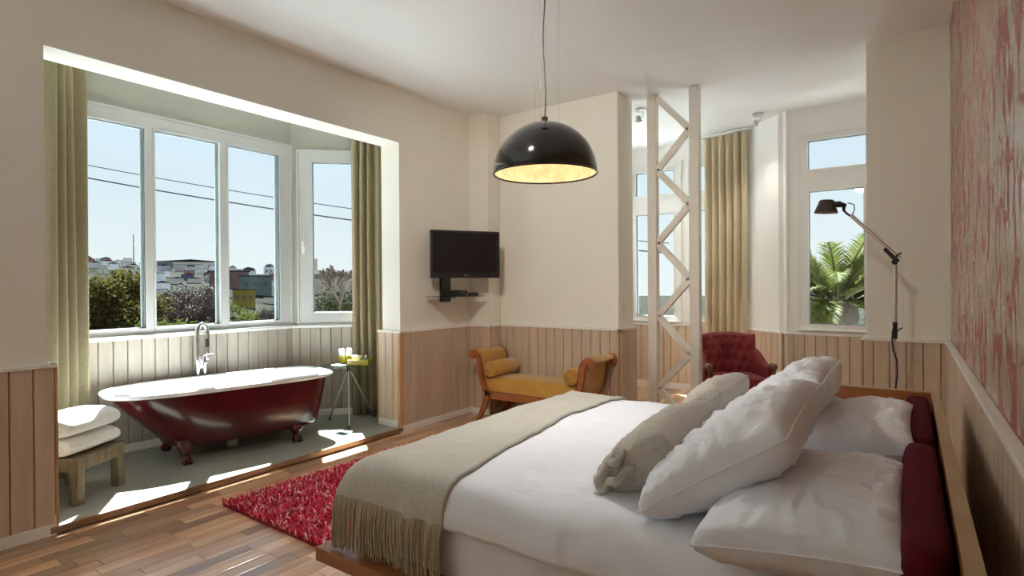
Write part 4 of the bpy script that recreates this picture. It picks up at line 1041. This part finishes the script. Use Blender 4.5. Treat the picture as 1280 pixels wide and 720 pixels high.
# houses on the far hillside
hb_ = MB().bb(-.5, .5, -.5, .5, -.5, 1).mesh('walls')
def gable():
    m = MB(); m.prism([(-.54, 0), (.54, 0), (0, .32)], -.54, .54, lambda p, q, t: (t, p, 1+q)); return m.mesh('roof')
def flatroof(): return MB().bb(-.54, .54, -.54, .54, 1.0, 1.07).mesh('roof')
gr_, fr_ = gable(), flatroof()
hw_ = MB()
for q in (-.28, .05, .32): hw_.bb(-.008+.505, .512, q-.06, q+.06, .40, .66)
HB = {n_: hb_.copy() for n_ in HM}; [HB[n_].materials.append(HM[n_]) for n_ in HM]
RB = {}
for n_ in RM:
    for kd, me in (('g', gr_), ('f', fr_)): c_ = me.copy(); c_.materials.append(RM[n_]); RB[n_, kd] = c_
wme = MB().bb(.5, .512, -.06, .06, .40, .66).mesh('window'); wme.materials.append(M_HWIN)
rnd = random.Random(21); nh = 0
def house(x, y, w_, d_, h_, colr, roof, kd, rz, wins=False, label=None):
    z = ground_z(x, y)
    t = thing('hillside_house', label or 'small %s house with %s %s roof on the far hillside' % (colr, roof, 'gabled' if kd == 'g' else 'flat'), 'house', (x, y, z), rz, 'houses on the far hillside')
    b = bpy.data.objects.new('walls', HB[colr]); COL.objects.link(b); b.parent = t; b.scale = (w_, d_, h_)
    q = bpy.data.objects.new('roof', RB[roof, kd]); COL.objects.link(q); q.parent = t; q.scale = (w_, d_, h_)
    if wins:
        for k_ in (-.3, 0, .3):
            o = bpy.data.objects.new('window', wme); COL.objects.link(o); o.parent = t; o.scale = (w_, d_, h_); o.location = (0, k_*d_, 0)
def haz(px_az): return px_az
SPECIAL = ((648, 64.6, 3.6), (430, 60.4, 1.9), (480, 59.4, 2.2), (505, 61.6, 2.5), (650, 57.6, 2.1))
az = None
for r in (395, 419, 443, 467, 491, 515, 539, 563, 587, 611, 635, 655):
    az = 47+rnd.uniform(0, 2)
    while az < 76:
        if rnd.random() < .88 and all(abs(r-a_) > 26 or abs(az-b_) > c_ for a_, b_, c_ in SPECIAL):
            colr = rnd.choices([n_ for n_, _ in HCOL], [36, 22, 20, 5, 5, 1, 3, 2, 5])[0]
            w_ = rnd.uniform(5, 8); d_ = rnd.uniform(4.5, 10.5); x, y = azr(r+rnd.uniform(-6, 6), az)
            face = math.atan2(-y, -x)+rnd.uniform(-.3, .3)
            house(x, y, w_, d_, rnd.uniform(3.0, 5.6), colr, rnd.choices(['rust', 'zinc', 'brown'], [3, 5, 2])[0], rnd.choice('gf'), face, wins=(r < 420))
        az += math.degrees(rnd.uniform(11.5, 17)/r)
x, y = azr(648, 64.6); house(x, y, 14, 62, 8, 'cream', 'brown', 'g', math.atan2(-y, -x), True, 'long cream building with brown gabled roof on the far hilltop')
x, y = azr(430, 60.4); house(x, y, 11, 14, 11, 'mustard yellow', 'zinc', 'f', math.atan2(-y, -x), True, 'tall mustard yellow house with flat roof on the far hillside')
x, y = azr(480, 59.4); house(x, y, 13, 22, 13, 'teal', 'zinc', 'f', math.atan2(-y, -x), True, 'large teal block with flat roof on the far hillside')
x, y = azr(505, 61.6); house(x, y, 13, 28, 12, 'pink', 'rust', 'f', math.atan2(-y, -x), True, 'large pink block with flat rust roof on the far hillside')
x, y = azr(650, 57.6)
dh = thing('domed_building', 'white building with two rounded domes on the far hilltop', 'building', (x, y, ground_z(x, y)), math.atan2(-y, -x))
mb = MB(); mb.bb(-6, 6, -13, 13, -4, 8); mb.build('walls', HM['white'], dh)
for q in (-7.5, 7.5):
    mb = MB(); mb.lathe([(4.6, 8), (4.3, 9.6), (3.2, 11), (1.6, 11.8), (.05, 12)], 16, (0, q, 0)); mb.build('dome', RM['zinc'], dh, smooth=True)
for q in (-10, -6, -2, 2, 6, 10):
    mb = MB(); mb.bb(6, 6.1, q-.8, q+.8, 2.5, 5.5); mb.build('window', M_HWIN, dh)
x, y = azr(660, 68.8); ma = thing('radio_mast', 'thin radio mast on the far hilltop', 'mast', (x, y, ground_z(x, y)))
mb = MB(); mb.tube([(0, 0, 0), (0, 0, 30)], [.5, .3], 6); mb.build('pole', RM['zinc'], ma)
for z in (18, 24, 28.5):
    mb = MB(); mb.bb(-1.0, 1.0, -.25, .25, z, z+.35); mb.build('crossarm', RM['zinc'], ma)

# trees
def leaf_cloud(mb, c, rad, n, size, rg, clumps=26):
    cs = []
    for _ in range(clumps):
        while True:
            q = Vector((rg.uniform(-1, 1), rg.uniform(-1, 1), rg.uniform(-1, 1)))
            if .25 < q.length < 1: break
        cs.append(Vector((q.x*rad[0], q.y*rad[1], q.z*rad[2])))
    vs, fs = mb.v, mb.f; sz_ = sum(rad)/3
    for _ in range(n):
        k_ = rg.choice(cs); q = Vector((rg.gauss(0, 1), rg.gauss(0, 1), rg.gauss(0, .8)))*sz_*.17
        p = Vector(c)+k_+q; a = Vector((rg.gauss(0, 1), rg.gauss(0, 1), rg.gauss(0, 1))).normalized(); b = a.orthogonal().normalized()
        s_ = size*rg.uniform(.6, 1.4); a *= s_; b *= s_*.6; o_ = len(vs)
        vs += [tuple(p-a), tuple(p+b), tuple(p+a), tuple(p-b)]; fs.append((o_, o_+1, o_+2, o_+3))
def branches(mb, p, d, L, r, depth, rg, spread=.6, out=None):
    e_ = p+d*L; mid = p.lerp(e_, .5)+Vector((rg.uniform(-1, 1), rg.uniform(-1, 1), 0))*L*.06
    r = max(r, .011); mb.tube([p, mid, e_], [r, r*.85, r*.7], 5 if depth > 1 else 3, cap=False)
    if depth <= 0: return
    for _ in range(rg.choice((2, 3, 3)) if depth > 1 else 3):
        nd = (d+Vector((rg.uniform(-1, 1), rg.uniform(-1, 1), rg.uniform(-.35, .7)))*spread).normalized()
        branches(mb, p.lerp(e_, rg.uniform(.55, 1)), nd, L*rg.uniform(.62, .82), r*.62, depth-1, rg, spread)
def tree(name, label, x, y, top, crown_c, rad, m, n, size, seed, group=None, extra=()):
    gz = ground_z(x, y); rg = random.Random(seed)
    t = thing(name, label, 'tree', (x, y, gz), 0, group)
    mb = MB(); leaf_cloud(mb, (0, 0, crown_c-gz), rad, n, size, rg)
    for (dx, dy, dz, rx, ry, rz_, nn) in extra: leaf_cloud(mb, (dx, dy, crown_c-gz+dz), (rx, ry, rz_), nn, size, rg, 14)
    o = mb.build('crown', m, t, fix=False); o['kind'] = 'stuff'
    mb = MB(); mb.tube([(0, 0, 0), (.1, .05, (crown_c-gz)*.5), (0, 0, crown_c-gz)], [.34, .26, .16], 8)
    for k_ in range(7):
        a = rg.uniform(0, 2*PI); s_ = Vector((0, 0, (crown_c-gz)-rad[2]*rg.uniform(.1, .9)))
        mb.tube([s_, s_+V(math.cos(a)*rad[0]*.4, math.sin(a)*rad[1]*.4, rad[2]*.35), s_+V(math.cos(a)*rad[0]*.8, math.sin(a)*rad[1]*.8, rad[2]*.8)], [.12, .08, .03], 5)
    mb.build('trunk', M_BARK, t, smooth=True)
tree('broadleaf_tree', 'olive green broadleaf tree with a pointed top below the bay window', -32.0, 11.6, 2.6, -.35, (1.9, 1.9, 2.35), M_LEAF1, 20000, .085, 3, extra=((0, -.9, -.9, 2.0, 1.9, 1.5, 9000), (.5, .9, -.9, 1.7, 1.7, 1.4, 8000), (-.1, .15, 1.9, .5, .5, .9, 1100)))
tree('broadleaf_tree', 'dense olive tree with wide low crown beside the pointed one', -28.4, 7.9, 0, -1.1, (1.7, 1.7, 1.5), M_LEAF1, 14000, .08, 9)
tree('broadleaf_tree', 'low fresh green tree growing before the brown leafless tree', -25.2, 11.1, 0, -1.35, (1.5, 1.5, 1.25), M_LEAF2, 11000, .075, 12)
tree('broadleaf_tree', 'yellow-green rounded tree growing near the bare twiggy tree', -37.5, 20.4, 0, -1.2, (2.1, 2.1, 1.9), M_LEAF2, 13000, .085, 14)
tree('broadleaf_tree', 'dark low tree growing below the brown leafless tree', -27.3, 14.7, 0, -2.0, (1.6, 1.7, 1.25), M_LEAF3, 8000, .10, 15)
def bare_tree(label, x, y, L, seed, depth=5, spread=.62, r=.16, name='leafless_tree', dense=1, lean=(0, 0), zb=None, buds=0, rad=(1, 1, 1), bc=0):
    gz = ground_z(x, y); t = thing(name, label, 'tree', (x, y, gz)); rg = random.Random(seed)
    zg = zb-gz
    mb = MB(); mb.tube([(0, 0, 0), (.1, 0, zg*.6), (0, 0, zg)], [r*1.5, r*1.2, r], 7); mb.build('trunk', M_BARK, t, smooth=True)
    mb = MB()
    for _ in range(dense):
        for k_ in range(4):
            a = 2*PI*k_/4+rg.uniform(-.5, .5); branches(mb, Vector((0, 0, zg-.1)), Vector((math.cos(a)*.55+lean[0], math.sin(a)*.55+lean[1], 1)).normalized(), L, r*.7, depth, rg, spread)
    o = mb.build('branches', M_TWIG, t, fix=False); o['kind'] = 'stuff'
    if buds:
        mb = MB(); leaf_cloud(mb, (0, 0, bc-gz), rad, buds, .048, rg, 40); o = mb.build('buds', M_BUDS, t, fix=False); o['kind'] = 'stuff'
M_BUDS = mat('brown_buds', (.075, .052, .040), .9, col2=(.11, .075, .055), scale=2, rnd=.3, island=True)
bare_tree('brown leafless tree of dense fine twigs before the far houses', -33.0, 15.9, 1.15, 5, 5, .85, .11, dense=3, zb=-1.9, buds=15000, rad=(1.75, 1.75, 1.5), bc=.05)
bare_tree('grey leafless tree beside the right frame of the bay window', -27.6, 17.6, .85, 8, 5, .6, .07, dense=2, zb=-1.6)
# neighbour's wall, roof block and hedge outside the casement
nb = thing('neighbour_building', 'low stone neighbour building with dark eave outside the bay casement', 'building', (-16.6, 12.7, ground_z(-16.6, 12.7)), math.radians(35))
gz = ground_z(-16.6, 12.7)
M_STONE = mat('dark_stone', (0.084, 0.0693, 0.0546), .95, col2=(0.126, 0.105, 0.084), scale=4, bump=.4, bscale=9)
mb = MB(); mb.bb(-1.0, 5, -1.5, 1.5, 0, 1.72-gz); mb.build('walls', M_STONE, nb)
mb = MB(); mb.bb(-1.15, 5.2, -1.8, 1.8, 1.735-gz, 1.86-gz); mb.build('eave', M_BARK, nb)
mb = MB(); mb.bb(-1.15, 5.2, -1.7, 1.8, 1.865-gz, 1.97-gz); mb.build('roof_slab', HM['cream'], nb)
mb = MB(); mb.bb(-.85, -.45, -.9, -.3, 1.975-gz, 2.42-gz); mb.build('chimney_block', M_STONE, nb)
hd = thing('hedge', 'dark brown-green hedge in front of the low stone building', 'hedge', (-12.4, 9.55, ground_z(-12.4, 9.55)), math.radians(35))
hz = ground_z(-12.4, 9.55); mb = MB(); rg = random.Random(4); leaf_cloud(mb, (.5, 0, .15-hz), (1.7, .6, 1.15), 24000, .04, rg, 90); o = mb.build('foliage', M_LEAF3, hd, fix=False); o['kind'] = 'stuff'
mb = MB(); [mb.tube([(q, 0, 0), (q+.1, .05, -hz-.6)], .05, 6) for q in (-1.8, -.9, 0, .9, 1.8)]; mb.build('stems', M_BARK, hd)
bare_tree('slender leafless tree rising over the low stone building', -11.2, 8.75, .34, 11, 5, .5, .026, dense=1, zb=1.15)

# overhead cables crossing the bay view
def cable(label, a, b, r):
    a, b = Vector(a), Vector(b); pts = [a.lerp(b, i/24)-V(0, 0, .5*4*(i/24)*(1-i/24)) for i in range(25)]
    mb = MB(); mb.tube(pts, r, 6); o = mb.build('power_line', M_WIRE); tag(o, label, 'cable')
d_ = (V(-11.325, 9.163, 3.58)-V(-16.8, 5.32, 4.76)).normalized()
cable('thin upper overhead cable crossing the sky outside the bay', V(-16.8, 5.32, 4.98)-d_*8, V(-11.325, 9.163, 3.86)+d_*8, .012)
cable('thicker lower overhead cable crossing the sky outside the bay', V(-16.8, 5.32, 4.62)-d_*8, V(-11.325, 9.163, 3.62)+d_*8, .019)

# palm outside the turret window
pmx, pmy = -1.06, 11.5; pgz = ground_z(pmx, pmy)
pm = thing('palm_tree', 'date palm with arching green fronds outside the turret window', 'palm', (pmx, pmy, pgz))
CZ = 1.10-pgz
mb = MB(); mb.lathe([(.33, 0), (.27, .4), (.25, CZ*.5), (.27, CZ-.6), (.34, CZ-.25), (.30, CZ+.05), (.1, CZ+.25)], 16); mb.build('trunk', M_PTRUNK, pm, smooth=True)
rg = random.Random(17)
fr = [(rg.uniform(0, 2*PI), rg.uniform(-.15, 1.0)) for _ in range(46)]+[(3.4, 1.25), (.2, 1.3), (2.7, 1.05), (5.9, 1.0), (3.9, 1.1), (4.7, 1.15), (5.3, .95), (3.1, .75), (0.0, .8)]
for (a, el_) in fr:
    L = rg.uniform(1.7, 2.3); pts = []; p = Vector((math.cos(a)*.10, math.sin(a)*.10, CZ)); e_ = el_
    n_s = 16; dr = (.085 if el_ > .9 else .105)*rg.uniform(.8, 1.15)
    for i in range(n_s+1):
        pts.append(p.copy()); d = Vector((math.cos(a)*math.cos(e_), math.sin(a)*math.cos(e_), math.sin(e_))); p = p+d*(L/n_s); e_ -= dr*(.4+i/n_s)
    mb = MB(); mb.tube(pts, [.022*(1-i/(n_s+2))+.003 for i in range(n_s+1)], 5); f_ = mb.build('frond', M_RACHIS, pm, smooth=True)
    mb = MB(); sd = Vector((-math.sin(a), math.cos(a), 0))
    for k_ in range(64):
        t = .10+.90*k_/63; i = min(int(t*n_s), n_s-1); q = pts[i].lerp(pts[i+1], t*n_s-i); tn = (pts[i+1]-pts[i]).normalized(); up = sd.cross(tn)*-1
        ll = .36*math.sin(PI*min(1, .12+t*.86))**.7*rg.uniform(.85, 1.1)
        for sg in (-1, 1):
            dd = (tn*.85+sd*sg*.75+up*rg.uniform(.15, .45)).normalized(); w_ = tn.cross(dd).cross(dd).normalized()*.011
            e1 = q+dd*ll*.55-V(0, 0, .01); e2 = q+dd*ll-V(0, 0, .06)
            mb.add([q-w_, q+w_, e1+w_, e1-w_, e2], [(0, 1, 2, 3), (3, 2, 4)])
    mb.build('leaflets', M_PALM, f_, fix=False)
tree('broadleaf_tree', 'dark shrubby tree growing around the foot of the palm crown', -.9, 13.6, 0, -.7, (2.2, 1.0, 1.1), M_LEAF3, 9000, .07, 31)
